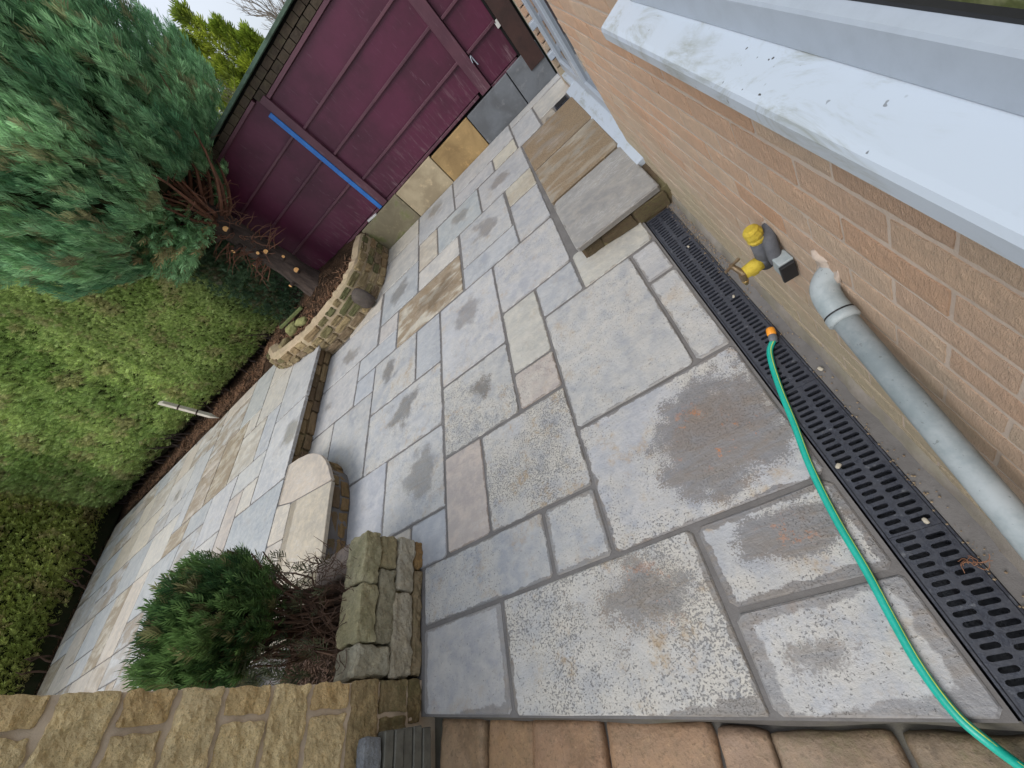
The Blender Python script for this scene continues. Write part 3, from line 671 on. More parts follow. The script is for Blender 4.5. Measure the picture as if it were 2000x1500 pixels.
# bed mortar fillet at the wall foot
fl = Bm(); yy = -1.0; prev = None; rf = random.Random(4)
while yy < 2.3:
    w_ = .022 + .010 * mnoise.noise((yy * 5, 0, 0)) + .006 * mnoise.noise((yy * 21, 0, 0)); hgt = .04 + .02 * mnoise.noise((yy * 4, 3, 0)) + .008 * mnoise.noise((yy * 23, 3, 0))
    cur = [(-w_, yy, -.01), (-w_ * .75, yy, hgt * .25), (-w_ * .25, yy, hgt * .8), (.01, yy, hgt)]
    if prev: k0 = len(fl.v) - 0; fl.add(prev + cur, [(0, 4, 5, 1), (1, 5, 6, 2), (2, 6, 7, 3)])
    prev = cur; yy += .03
ob('mortar_fillet', fl.me('mortar_fillet', 'conc', True), HR)
# window
wi = ob('window', None, HR)
def extr(prof, y0, y1, bm):
    n = len(prof); bm.add([(x, y0, z) for x, z in prof] + [(x, y1, z) for x, z in prof], [tuple(range(n)), tuple(range(n, 2 * n))[::-1]] + [(i, n + i, n + (i + 1) % n, (i + 1) % n) for i in range(n)])
sb = Bm(); extr([(-.066, 1.136), (-.072, 1.139), (-.073, 1.163), (-.069, 1.171), (-.060, 1.174), (.005, 1.191), (.02, 1.191), (.02, 1.148), (-.05, 1.148), (-.05, 1.136)], -1.2, 1.447, sb)
ob('window_sill', sb.me('window_sill', 'sill'), HR)
sb = Bm(); extr([(.0, 1.192), (.0, 1.243), (.003, 1.247), (.020, 1.2515), (.06, 1.2515), (.06, 1.192)], -1.2, 1.36, sb)
sb.box(.0, .06, 1.30, 1.37, 1.2515, 2.3); ob('window_frame', sb.me('window_frame', 'upvc'), wi)
sb = Bm(); sb.box(.018, .03, -1.2, 1.30, 1.2515, 1.256); ob('gasket', sb.me('gasket', 'rubber'), wi)
sb = Bm(); sb.box(.026, .034, -1.2, 1.30, 1.256, 2.4); ob('pane', sb.me('pane', 'glass'), wi)
# patio door set back in the wall
do = ob('door', None, HR)
sb = Bm(); extr([(-.055, .108), (-.060, .113), (-.060, .132), (-.052, .138), (.05, .158), (.12, .158), (.12, .108)], 2.53, 4.37, sb); sb.box(.005, .12, 4.37, 4.735, .108, .156)
ob('threshold', sb.me('threshold', 'sill'), do)
sb = Bm(); sb.box(.05, .12, 2.84, 2.90, .159, 2.28, .004); sb.box(.05, .12, 4.66, 4.73, .159, 2.28, .004); sb.box(.05, .12, 2.90, 4.66, .159, .20, .004)
ob('door_frame', sb.me('door_frame', 'upvc'), do)
for (y0, y1) in ((2.908, 3.79), (3.80, 4.65)):
    lf = Bm(); lf.box(.036, .10, y0, y0 + .09, .206, 2.27, .005); lf.box(.036, .10, y1 - .09, y1, .206, 2.27, .005); lf.box(.036, .10, y0 + .09, y1 - .09, .206, .31, .005)
    q = ob('door_leaf', lf.me('door_leaf', 'upvc'), do); gl = Bm(); gl.box(.06, .075, y0 + .09, y1 - .09, .31, 2.27)
    ob('glass', gl.me('glass', 'doorglass'), q)
sb = Bm(); sb.box(.045, .05, 3.785, 3.806, .206, 2.27); sb.box(.045, .05, 4.64, 4.662, .206, 2.27); sb.box(.045, .05, 2.895, 2.912, .2, 2.27)
ob('gap_strip', sb.me('gap_strip', 'rubber'), do)  # black strips drawn for the dark gaps beside the door leaves
for z in (.34, .62): sb = Bm(); sb.box(-.012, .05, 4.62, 4.69, z, z + .06, .006); ob('hinge', sb.me('hinge', 'upvc'), do)

# ---------------------------------------------------------------- door step
st = thing('door_step', 'low doorstep of two brown banded slabs and one grey slab before the patio door', 'step', (0, 0, 0))
sb = Bm(); sb.add([(-.305, 2.262, -.02), (.31, 2.185, -.02), (.285, 4.22, -.02), (-.345, 4.22, -.02), (-.300, 2.266, .106), (.31, 2.20, .106), (.285, 4.2, .106), (-.345, 4.2, .106)], [(0, 1, 5, 4), (1, 2, 6, 5), (2, 3, 7, 6), (3, 0, 4, 7), (4, 5, 6, 7)])
ob('riser', sb.me('riser', mortar_mat('dark_earthy_mortar', (.12, .08, .045), (.06, .042, .026), .35)), st)
run_stones([(-.295, 2.262), (.27, 2.192)], .05, .10, .12, .26, st, RB, .05, [(.10, .07, .04), (.13, .09, .05)], 31, name='riser_stone', moss=(.2, .9), gap=.01)
slab(st, [(-.322, 2.198), (.268, 2.188), (.254, 2.88), (-.342, 2.88)], .140, (.27, .26, .24), name='step_slab', wet=-1, rim=.012, pits=.1, corner=.02)
slab(st, [(-.342, 2.883), (.254, 2.883), (.243, 3.53), (-.357, 3.53)], .142, (.29, .25, .19), name='step_slab', wet=-1, rim=.008, pits=.0, brown=1.4)
slab(st, [(-.357, 3.533), (.243, 3.533), (.233, 4.19), (-.37, 4.19)], .141, (.26, .21, .155), name='step_slab', wet=-1, rim=.008, pits=.0, brown=1.6)

# ---------------------------------------------------------------- drain channel
DX0, DX1 = .098, .241
dr = thing('drain_channel', 'long black slotted channel drain between paving and brick wall', 'drain', (DX0, -.8, 0))
sb = Bm()
for x0, x1 in ((0, .006), (DX1 - DX0 - .006, DX1 - DX0)): sb.box(x0, x1, 0, 2.97, -.12, -.002)
sb.box(0, DX1 - DX0, 2.966, 2.976, -.12, -.002); sb.box(0.006, DX1 - DX0 - .006, 0, 2.966, -.12, -.116)
ob('channel', sb.me('channel', 'drain'), dr)
PT = .0232
def tile(bm, x0, x1, y0, y1, sx0, sx1, sw, zt, zb):
    cx, cy = (sx0 + sx1) / 2, (y0 + y1) / 2; r = sw / 2; hole = []
    for sgn, xc in ((1, sx1 - r), (-1, sx0 + r)):
        for aa in (-90, -45, 0, 45, 90): hole.append((xc + sgn * r * math.cos(rad(aa)), cy + r * math.sin(rad(aa)) * sgn))
    # outer ring matched to the 10 hole points
    out = [(sx1 - r, y0), (x1, y0), (x1, cy), (x1, y1), (sx1 - r, y1), (sx0 + r, y1), (x0, y1), (x0, cy), (x0, y0), (sx0 + r, y0)]
    V = [(x, y, zt) for x, y in hole] + [(x, y, zt) for x, y in out] + [(x, y, zb) for x, y in hole]
    F = [(10 + i, 10 + (i + 1) % 10, (i + 1) % 10, i) for i in range(10)] + [(i, (i + 1) % 10, 20 + (i + 1) % 10, 20 + i) for i in range(10)]
    bm.add(V, F)
def grate(nt):
    bm = Bm(); w = DX1 - DX0; L = nt * PT; zt, zb = -.001, -.02
    mid = w * .50
    for i in range(nt):
        tile(bm, .008, mid, i * PT, (i + 1) * PT, .018 + (.004 if i % 2 else 0), mid - .006 - (.004 if i % 2 else 0), .0125, zt, zb)
    for i in range(nt - 1):
        tile(bm, mid, w - .008, (i + .5) * PT, (i + 1.5) * PT, mid + .006 + (.003 if i % 2 else 0), w - .018 - (.003 if i % 3 else 0), .0125, zt, zb)
    bm.add([(mid, 0, zt), (w - .008, 0, zt), (w - .008, .5 * PT, zt), (mid, .5 * PT, zt)], [(0, 1, 2, 3)])
    bm.add([(mid, L - .5 * PT, zt), (w - .008, L - .5 * PT, zt), (w - .008, L, zt), (mid, L, zt)], [(0, 1, 2, 3)])
    bm.box(.008, w - .008, -.001, .001, -.02, zt - .0005); return bm.me('grate', 'drain')
gm = grate(23); y = 0.0
for i in range(6):
    if y + 23 * PT > 2.97: break
    ob('grate', gm, dr, (0, y, rb.uniform(-.001, .0005)), (0, rb.uniform(-.004, .004), 0)); y += 23 * PT + .002
rest = int((2.964 - y) / PT)
if rest > 2: ob('grate', grate(rest), dr, (0, y, 0))
# rubble crumbs and pale pebbles on the drain and wall foot
PB = [rough_block('pebble', (1, .8, .6), (3, 3, 3), .28, .12, 2.5, 'pebble', s, True) for s in range(4)]
rp = random.Random(3)
for n_, (x, y, s_, lab) in enumerate([(.118, .50, .016, 'cream pebble at the left edge of the drain, nearest the hose'), (.205, .285, .013, 'grey pebble in a drain slot beside the wall, halfway along the drain'),
                                     (.20, 1.33, .012, 'white pebble on the grating below the tap'), (.188, 1.78, .012, 'white pebble on the grating near the door step'), (.262, .83, .016, 'tan pebble on the concrete beside the hose connector')]):
    tag(ob('pebble', PB[n_ % 4], None, (x, y, s_ * .3), (0, 0, rp.uniform(0, 3)), (s_ * 1.3, s_, s_)), lab, 'pebble', 'loose pebbles along the drain')
cr = Bm()
for i in range(620):
    if i < 380: y = rp.uniform(1.5, 2.25); x = rp.gauss(.272, .02) - (.03 if rp.random() < .2 else 0)
    elif i < 620: y = rp.uniform(-.3, 2.2); x = .236 + abs(rp.gauss(0, .022))
    elif i < 800: y = rp.uniform(-.3, .6); x = rp.gauss(.245, .02)
    else: y = rp.uniform(.2, 2.2); x = rp.uniform(.10, .24)
    if x > .30: continue
    s_ = rp.uniform(.0012, .0042); a = rp.uniform(0, 3.1)
    c, sn = math.cos(a) * s_, math.sin(a) * s_
    cr.add([(x - c, y - sn, 0), (x + sn, y - c, 0), (x + c, y + sn, 0), (x - sn, y + c, 0), (x, y, s_ * 1.3)], [(0, 1, 4), (1, 2, 4), (2, 3, 4), (3, 0, 4)])
tag(ob('grit', cr.me('grit', plain_mat('brown_grit', (.20, .14, .09), (.34, .27, .18), 60, 0, .9, jit=False))), 'brown grit scattered along the foot of the brick wall', 'grit', kind='stuff')
tw = Bm()
for i in range(9):
    p0 = Vector((.222 + rp.gauss(0, .006), .165 + rp.gauss(0, .008), .004)); a = rp.uniform(0, 6.28); pts = [p0]
    for k in range(6): a += rp.uniform(-.2, 1.3); p0 = p0 + Vector((math.cos(a) * .006, math.sin(a) * .006, rp.uniform(-.002, .004))); pts.append(Vector((p0.x, p0.y, max(.001, p0.z))))
    tw.tube(pts, .0009, 4)
tag(ob('dry_grass_tuft', tw.me('dry_grass_tuft', plain_mat('dry_fibre', (.30, .15, .08), (.22, .10, .06), 30, 0, .8))), 'curl of dry orange-brown plant fibres lying on the drain grating', 'debris')
# square gully grid at the far wall foot
gu = thing('gully_grid', 'small square dark gully grid beyond the doorstep by the house', 'drain', (.14, 4.66, 0))
sb = Bm(); sb.box(-.075, .075, -.06, .06, -.03, .004); ob('surround', sb.me('surround', 'drain'), gu)
sb = Bm()
for i in range(6): sb.box(-.062, .062, -.05 + i * .018, -.041 + i * .018, .004, .010)
ob('bars', sb.me('bars', 'rubber'), gu)

# ---------------------------------------------------------------- waste pipe
wp = thing('waste_pipe', 'grey plastic waste pipe running along the brick wall from a short elbow', 'pipe', (.267, .630, .602))
L0 = Vector((0, 0, 0)); dirp = Vector((-.052, -1.3, -.335))
sb = Bm(); sb.tube([L0, dirp], .0258, 22); ob('pipe', sb.me('pipe', 'pipe', True), wp)
sb = Bm(); u = dirp.normalized()
elb = [Vector((.045, .085, .022)), Vector((.030, .078, .022)), Vector((.012, .060, .017)), Vector((.003, .032, .009)), L0, L0 + u * .012]
sb.tube(smooth_path(elb, 4), .0300, 20); ob('elbow', sb.me('elbow', 'pipe', True), wp)
sb = Bm(); sb.tube([L0 + u * .008, L0 + u * .011, L0 + u * .028, L0 + u * .031], [.0300, .0325, .0325, .029], 22); ob('collar', sb.me('collar', 'pipe', True), wp)
sb = Bm(); sb.tube([L0 + u * .0052, L0 + u * .0085], .0312, 22); ob('seal', sb.me('seal', 'rubber', True), wp)
me_ = rough_block('sealant', (.010, .085, .095), (2, 9, 9), .005, .010, 34, 'wall_mortar', 3, True); ob('sealant', me_, wp, (.040, .088, .030))

# ---------------------------------------------------------------- outdoor tap
ta = thing('outdoor_tap', 'brass outdoor tap on grey lagged pipes with yellow tape, fixed to the wall', 'tap', (.262, .975, .55))
T = lambda x, y, z: Vector((x - .25, y - .97, z - .55))
sb = Bm(); sb.tube([T(.255, .975, .455), T(.255, .975, .622)], .027, 16); sb.tube(smooth_path([T(.255, .975, .50), T(.235, .972, .487), T(.215, .97, .487)], 4), .026, 16)
ob('lagged_pipe', sb.me('lagged_pipe', 'lagging', True), ta)
sb = Bm(); sb.tube(smooth_path([T(.31, 1.0, .60), T(.29, .96, .60), T(.275, .925, .59), T(.272, .915, .54), T(.275, .918, .51)], 4), .023, 16)
ob('lagged_elbow', sb.me('lagged_elbow', 'lagging', True), ta)
sb = Bm(); sb.tube([T(.255, .975, .600), T(.254, .975, .61), T(.253, .976, .618), T(.252, .976, .635), T(.246, .978, .655), T(.244, .98, .664)], [.0285, .031, .0285, .0315, .028, .019], 12)
ob('tape_cap', sb.me('tape_cap', 'yellow', False), ta)
sb = Bm(); sb.tube([T(.238, .972, .487), T(.215, .971, .487), T(.174, .968, .488)], [.0275, .0285, .024], 14); sb.box(-.055, -.03, -.012, .006, -.10, -.085, .003)
ob('tape_wrap', sb.me('tape_wrap', 'yellow', True), ta)
sb = Bm(); sb.box(.005, .055, -.115, -.055, -.075, .0, .004); ob('bracket_block', sb.me('bracket_block', 'pipe'), ta)
sb = Bm(); sb.box(.0, .05, -.13, -.116, -.085, -.005, .002)
ob('block_cap', sb.me('block_cap', 'rubber'), ta)
sb = Bm(); sb.tube([T(.182, .968, .488), T(.16, .967, .489)], .013, 12); sb.tube([T(.17, .967, .492), T(.166, .967, .478), T(.166, .967, .455)], [.017, .016, .012], 12)
sb.tube([T(.17, .967, .49), T(.158, .985, .516), T(.152, .995, .530)], [.012, .011, .009], 10); sb.tube([T(.19, .967, .489), T(.186, .967, .489)], .019, 6)
ta.scale = (.8, .8, .8)
ob('tap_body', sb.me('tap_body', 'brass'), ta)
sb = Bm(); sb.tube([T(.120, .985, .532), T(.152, .996, .533), T(.186, 1.007, .534)], [.007, .005, .007], 8); sb.tube([T(.152, .992, .520), T(.151, .997, .540)], .009, 8)
ob('tap_lever', sb.me('tap_lever', 'brass'), ta)
sb = Bm(); sb.tube([T(.166, .967, .456), T(.166, .967, .444), T(.166, .967, .443), T(.166, .967, .430)], [.0125, .0125, .009, .0085], 12); ob('nozzle', sb.me('nozzle', 'brassnew', True), ta)
sb = Bm(); sb.tube([T(.316, 1.0, .60), T(.309, 1.0, .60), T(.304, .999, .60)], [.045, .038, .026], 12); ob('sealant', sb.me('sealant', 'wall_mortar', True), ta)

# ---------------------------------------------------------------- hose
ho = thing('garden_hose', 'green garden hose with yellow stripe and orange connector lying across drain and slabs', 'hose', (.2, 1.0, 0))
hp = [(.205, 1.02, .016), (.166, .975, .014), (.124, .841, .012), (.086, .675, .0115), (.050, .528, .0115), (.024, .361, .0115), (.012, .214, .0115), (-.002, .101, .0115), (-.012, -.009, .0115), (-.006, -.099, .0115), (.017, -.156, .004), (.055, -.22, -.03), (.15, -.36, -.045), (.3, -.6, -.045)]
hp = smooth_path([Vector(p) - Vector((.2, 1.0, 0)) for p in hp], 6)
sb = Bm(); sb.tube(hp, .0112, 14); ob('hose', sb.me('hose', 'hose', True), ho)
sb = Bm(); st_ = []
for i, p in enumerate(hp):
    d = (hp[min(i + 1, len(hp) - 1)] - hp[max(0, i - 1)]).normalized(); s_ = d.cross(Vector((0, 0, 1))).normalized(); a = .5 + .35 * math.sin(i * .05)
    st_.append(p + (Vector((0, 0, 1)) * math.cos(a) - s_ * math.sin(a)) * .0098)
sb.tube(st_, .0022, 6); ob('stripe', sb.me('stripe', 'stripe', True), ho)
c0 = Vector((.007, .024, .018)); dd = Vector((.30, .95, .06)).normalized()
sb = Bm(); sb.tube([c0 - dd * .012, c0, c0 + dd * .014, c0 + dd * .02], [.0125, .0155, .0155, .013], 12); ob('connector_nut', sb.me('connector_nut', 'grey_plastic'), ho)
sb = Bm(); sb.tube([c0 + dd * .0195, c0 + dd * .024, c0 + dd * .046, c0 + dd * .052], [.014, .0165, .0165, .014], 14); ob('connector', sb.me('connector', 'orange', True), ho)

# ---------------------------------------------------------------- edging stones at the near drop
ed = thing('stone_edging', 'row of worn brown stone setts below the near edge of the paving', 'edging', (-1, 0, -.1))
xs = [-1.885, -1.60, -1.345, -1.015, -.63, -.475, -.165, .12, .45]
colse = [(.29, .20, .125), (.33, .21, .12), (.32, .20, .125), (.31, .20, .125), (.29, .20, .14), (.25, .185, .13), (.19, .145, .10), (.17, .13, .09)]
for i in range(len(xs) - 1):
    x0, x1 = xs[i], xs[i + 1]; w_ = x1 - x0; xm = (x0 + x1) / 2; ytop = yb(xm) - .012 - (.02 if i > 3 else 0)
    me = rough_block('sett', (w_ - .003, .42, .12), (14, 18, 4), .018, .008, 9, 'sett', 50 + i, True)
    ob('sett', me, ed, (xm + 1, ytop - .205, -.012 - (.010 if i % 2 else 0)), (rad(-1.5), rb.uniform(-.02, .02), rad(-7.4) + rb.uniform(-.045, .045)), color=colse[i], moss=(.12 if i < 5 else .45))
sb = Bm(); prism(sb, [(-2.0, yb(-2.0) - .004), (-2.0, -.9), (.6, -1.2), (.6, yb(.6) - .004)], -.33, -.092); ob('bed', sb.me('bed', 'conc_dark'), ed, (1, 0, .1))
sb = Bm()
for i in range(40):
    x0 = -1.9 + i * .052; x1 = x0 + .052; dz = .010 * mnoise.noise((x0 * 6, 1, 1)); e0, e1 = .014 + .012 * mnoise.noise((x0 * 4, 0, 0)), .014 + .012 * mnoise.noise((x1 * 4, 0, 0))
    sb.add([(x0, yb(x0) + .002, -.026), (x1, yb(x1) + .002, -.026), (x1, yb(x1) - e1, -.072), (x0, yb(x0) - e0, -.072)], [(0, 3, 2, 1)])
ob('bedding', sb.me('bedding', 'conc_dark'), ed, (1, 0, .1))

# ---------------------------------------------------------------- tall pitched-stone wall on the near left
gw = thing('stone_wall', 'tall buff pitched-face stone wall in wide mortar courses, lower left', 'wall', (-1.94, 0, 0))
sb = Bm(); sb.box(-.28, .0035, -1.3, .272, -.34, 2.0); ob('mortar', sb.me('mortar', mortar_mat('pinkish_wall_mortar', (.60, .49, .37), (.52, .42, .32))), gw)
zc = [.0, .083, .243, .388, .566, .722, .885, 1.033, 1.180, 1.336, 1.50, 1.66, 1.82, 1.98]
rw = random.Random(21); vid = 0
for k in range(len(zc) - 1):
    z0, z1 = zc[k], zc[k + 1]
    cuts = [.284, .176, -.26, -.62, -1.0] if (k % 2 == 0 and k > 2) or k == 3 and False else [.284, -.06, -.45, -.85]
    if k in (4, 6, 8, 10, 12): cuts = [.284, .176, -.26, -.62, -1.0]
    else: cuts = [.284, -.08, -.48, -.9]
    if k == 3: cuts = [.284, .178, -.25, -.7]
    if k == 4: cuts = [.284, -.08, -.5, -.9]
    if k == 5: cuts = [.284, .182, -.22, -.7]
    if k == 6: cuts = [.284, -.08, -.5, -.9]
    if k == 7: cuts = [.284, .176, -.25, -.7]
    if k == 8: cuts = [.284, -.10, -.5, -.9]
    if k == 9: cuts = [.284, .19, -.22, -.7]
    if k == 1: cuts = [.284, .150, -.25, -.7]
    if k == 0: cuts = [.284, .10, -.25, -.7]
    for i in range(len(cuts) - 1):
        y1, y0 = cuts[i], cuts[i + 1]; vid += 1
        gp = .013 if k > 2 else .009
        near = i < 2
        me = rough_block('stone', (.10, y1 - y0 - gp, z1 - z0 - gp), (2, max(4, int((y1 - y0) / (.012 if near else .04))), 12 if near else 5), .011, .012, 24, 'pitch', vid, False)
        cc = [(.82, .62, .33), (.84, .67, .38), (.76, .56, .29), (.80, .64, .37)][vid % 4]
        if k < 3: cc = [(.24, .18, .085), (.30, .23, .12), (.46, .35, .19)][k]
        ob('stone', me, gw, (-.034 + rw.uniform(-.003, .003), (y0 + y1) / 2, (z0 + z1) / 2), color=cc, moss=(.55 if k < 2 else .3 if k == 2 else .04))

sk = thing('edging_stack', 'stack of five grey slate edging strips laid against foot of the stone wall', 'edging', (-1.9, -.25, 0))
for i in range(5):
    sb = Bm(); z0 = -.012 + i * .051; sb.box(-.03 + .004 * (i % 2), .030 - .003 * (i % 3), -.45, .34 + rw.uniform(-.006, .006), z0, z0 + .046, .004)
    ob('strip', sb.me('strip', 'slate'), sk)
tag(ob('grey_stone', rough_block('grey_stone', (.07, .5, .085), (3, 16, 5), .012, .006, 14, 'block', 91), None, (-1.905, -.17, .293), color=(.23, .25, .28), moss=.1), 'blue-grey stone lying on top of the slate edging stack', 'stone')

# ---------------------------------------------------------------- planter
pl = thing('planter', 'low mossy stone planter wall at the corner of the tall stone wall', 'planter', (-1.94, .3, 0))
def pst(y0, y1, z0, z1, xf=-1.94, dep=.17, col=(.27, .25, .17), moss=.4, rnd_=.009, amp=.011, nm='stone', seed=[100], seg=None, rot=0, gp=.007):
    seed[0] += 1
    me = rough_block(nm, (dep, y1 - y0 - gp, z1 - z0 - gp * .7), seg or (12, max(7, int((y1 - y0) / .012)), 10), rnd_, amp, 21, 'block', seed[0], False)
    col = tuple(x * 1.4 for x in col); moss *= .7
    return ob(nm, me, pl, (xf - dep / 2 + 1.94, (y0 + y1) / 2 - .3, (z0 + z1) / 2), (0, 0, rot), color=col, moss=moss)
pst(.69, .955, .287, .392, -1.925, .17, (.29, .27, .18), .75); pst(.425, .69, .282, .388, -1.93, .18, (.27, .25, .16), .65)
pst(.285, .425, .185, .385, -1.935, .17, (.26, .245, .19), .15, .02)
pst(.775, .96, .172, .286, -1.93, .16, (.24, .21, .13), .5, .02); pst(.425, .775, .172, .282, -1.935, .16, (.22, .205, .15), .4, .02)
pst(.665, .965, .058, .172, -1.925, .16, (.27, .25, .20), .15, .012); pst(.285, .665, .055, .184, -1.93, .16, (.28, .255, .20), .15, .012)
pst(.80, .965, -.01, .056, -1.93, .15, (.22, .14, .06), .2, .015); pst(.285, .80, -.01, .055, -1.935, .15, (.20, .16, .10), .5, .015)
for (x0, x1, z0, z1, c, ms) in ((-2.46, -2.10, .25, .375, (.28, .225, .20), .15), (-2.46, -2.12, .12, .245, (.25, .2, .13), .3), (-2.46, -2.12, 0, .115, (.24, .18, .11), .2), (-2.8, -2.47, .2, .33, (.27, .24, .19), .3), (-2.8, -2.47, 0, .195, (.25, .2, .13), .3)):
    me = rough_block('stone', (x1 - x0, .17, z1 - z0), (8, 5, 4), .025, .008, 10, 'block', vid, True); vid += 1
    ob('stone', me, pl, ((x0 + x1) / 2 + 1.94, .865 - .3, (z0 + z1) / 2), (0, 0, rad(3)), color=c, moss=ms)
sb = Bm(); sb.box(-.90, -.02, -.005, .63, -.05, .17); ob('core_fill', sb.me('core_fill', 'riser_mortar'), pl)
V = []; F = []
for i in range(24):
    for j in range(18):
        x = -.92 + i * .036; y = -.01 + j * .034; V.append((x, y, .26 + .03 * mnoise.noise((x * 6, y * 6, 0)) + .02 * mnoise.noise((x * 20, y * 20, 0))))
for i in range(23):
    for j in range(17): F.append((i * 18 + j, (i + 1) * 18 + j, (i + 1) * 18 + j + 1, i * 18 + j + 1))
ob('soil', mesh('soil', V, F, 'soil'), pl)

# ---------------------------------------------------------------- curved rubble wall
cw = thing('curved_wall', 'curved rubble stone retaining wall in sandy mortar around the conifer bed', 'wall', (0, 0, 0))
PW = [Vector((p[0], p[1])) for p in CW]
def wz(p):
    return 0.0 if p[0] > -3.80 else ZU
sm = smooth_path([Vector((p[0], p[1], 0)) for p in CW], 4); V = []; F = []
for i, p in enumerate(sm):
    d = (sm[min(i + 1, len(sm) - 1)] - sm[max(i - 1, 0)]).normalized(); n_ = Vector((-d.y, d.x, 0)) * -1   # inward (towards the bed)
    if n_.y < -.2 and True: pass
    inn = Vector((d.y, -d.x, 0)); frac = i / (len(sm) - 1)
    top = .41 + .02 * mnoise.noise((frac * 14, 0, 0)) - (.03 if frac > .9 else 0)
    for (o_, z) in ((.0, -.05), (.012, .15), (.03, top - .05), (.055, top), (.14, top + .02 + .03 * mnoise.noise((frac * 30, 2, 0))), (.26, top - .03), (.28, 0)):
        V.append(p + inn * (o_ + .008 * mnoise.noise((frac * 40, o_ * 9, 1))) + Vector((0, 0, z)))
for i in range(len(sm) - 1):
    for k in range(6): F.append((i * 7 + k, (i + 1) * 7 + k, (i + 1) * 7 + k + 1, i * 7 + k + 1))
for k in (0, len(sm) - 1): F.append(tuple(k * 7 + q for q in range(7)))
ob('mortar', mesh('mortar', V, F, 'joint_brown'), cw)
SB = [rough_block('stone', (1, .6, 1), (6, 2, 4), .13, .12, 2.6, 'stone', 60 + s, False) for s in range(8)]
cwc = [(.38, .29, .16), (.31, .22, .12), (.26, .20, .11), (.24, .20, .10), (.42, .33, .20), (.22, .16, .10)]
mossc = [(.13, .13, .055), (.20, .17, .08), (.27, .21, .11)]
def zf(lo, hi):
    def f(p, z, h):
        b = wz(p); t = .40; return b + (t - b) * (lo + hi) / 2 + .008 * mnoise.noise((p[0] * 5, p[1] * 5, lo * 9)), (t - b) * (hi - lo) * (.9 + .25 * mnoise.noise((p[0] * 7, p[1] * 7, lo * 5)))
    return f
P1 = [(p.x, p.y) for p in sm]
i1 = next(i for i, p in enumerate(sm) if p.x < -3.80)
run_stones(P1[:i1 + 1], 0, 0, .12, .30, cw, SB, .10, cwc, 41, out=.010, name='stone', zfun=zf(.03, .24), moss=(0, .4), gap=.022)
run_stones(P1[:i1 + 1], 0, 0, .12, .30, cw, SB, .10, cwc + mossc, 42, out=.015, name='stone', zfun=zf(.27, .48), moss=(0, .6), gap=.024)
run_stones(P1[:i1 + 1], 0, 0, .12, .30, cw, SB, .10, mossc + cwc[:3], 43, out=.025, name='stone', zfun=zf(.51, .72), moss=(0, .9), gap=.024)
run_stones(P1[:i1 + 1], 0, 0, .12, .30, cw, SB, .11, mossc + cwc[:2], 44, out=.045, name='stone', zfun=zf(.76, .98), moss=(0, .8), gap=.03)
run_stones(P1[i1:], 0, 0, .12, .24, cw, SB, .10, cwc, 45, out=.012, name='stone', zfun=zf(.05, .45), moss=(0, .5), gap=.024)
run_stones(P1[i1:], 0, 0, .14, .28, cw, SB, .10, cwc + mossc, 46, out=.033, name='stone', zfun=zf(.52, .95), moss=(.1, .7), gap=.026)
ob('boulder', rough_block('boulder', (.32, .16, .29), (7, 5, 7), .11, .02, 6, 'stone', 77, True), cw, (-2.965, 4.315, .15), (0, 0, rad(-38)), color=(.085, .07, .065), moss=.1)
for (p, s_, rot, lab) in (((-4.30, 4.72, .40), (.20, .13, .15), .4, 'tall mossy yellow-green rock standing behind the curved wall'), ((-4.42, 4.50, .41), (.19, .12, .10), 1.2, 'brown rock lying on the far end of the curved wall'), ((-4.02, 4.62, .41), (.22, .12, .08), -.3, 'flat mossy rock lying between the tall mossy rock and the trunk')):
    tag(ob('rock', rough_block('rock', s_, (4, 4, 4), .04, .02, 9, 'stone', int(rot * 10) + 90), None, p, (.1, .2, rot), color=(.30, .31, .13) if 'brown' not in lab else (.27, .22, .12), moss=.7 if 'brown' not in lab else .3), lab, 'rock', 'loose rocks behind the curved wall')

# ---------------------------------------------------------------- upright slabs below the timber wall
ps = thing('slab_plinth', 'row of five upright paving slabs at the foot of the plum timber wall', 'plinth', (0, 5.42, 0))
ups = [(-2.775, -2.04, .41, .02, (.255, .225, .145), .8, 'greenish tan upright slab'), (-2.035, -1.385, .405, 0, (.46, .38, .25), .0, 'cream upright slab'), (-1.38, -.755, .38, 0, (.38, .255, .11), .0, 'ochre upright slab'),
       (-.75, -.135, .38, 0, (.155, .17, .19), 0, 'dark grey upright slab with pale bloom'), (-.13, .28, .385, 0, (.15, .165, .185), 0, 'dark grey upright slab by the house corner')]
def upright_mat():
    t = NT('upright_slab'); v = t.vec(); base = t.oi.outputs['Color']; n = t.noise(v, 3.5, 5, .6, .5); n2 = t.noise(v, 90, 3, .7); n3 = t.noise(v, 8, 6, .7)
    col = t.mix(t.ramp(n, .34, .68), t.mix(1.0, base, (.68, .66, .64), 'MULTIPLY'), base)
    col = t.mix(t.ramp(n3, .52, .75, 0, .55), col, t.mix(1.0, base, (1.95, 1.85, 1.75), 'MULTIPLY'))
    col = t.mix(t.ramp(n2, .62, .75, 0, .6), col, t.mix(1.0, base, (.5, .5, .5), 'MULTIPLY'))
    col = t.mix(t.math('MULTIPLY', t.ramp(n3, .40, .56), t.math('MULTIPLY', t.attr('moss'), t.ramp(n, .45, .6))), col, (.12, .15, .035))
    return t.done(col, .6, t.bump(t.math('ADD', n3, t.math('MULTIPLY', n2, .3)), .3, .006))
M['upright'] = upright_mat()
for (x0, x1, h_, dz, c, ms, lab) in ups:
    bm = Bm(); bm.box(-(x1 - x0 - .006) / 2, (x1 - x0 - .006) / 2, 0, .045, -.05, h_, .004)
    ob('upright_slab', bm.me('upright_slab', 'upright'), ps, ((x0 + x1) / 2, rw.uniform(-.004, .003), 0), (rw.uniform(-.01, .01), 0, rw.uniform(-.006, .006)), color=c, moss=ms, label=lab)

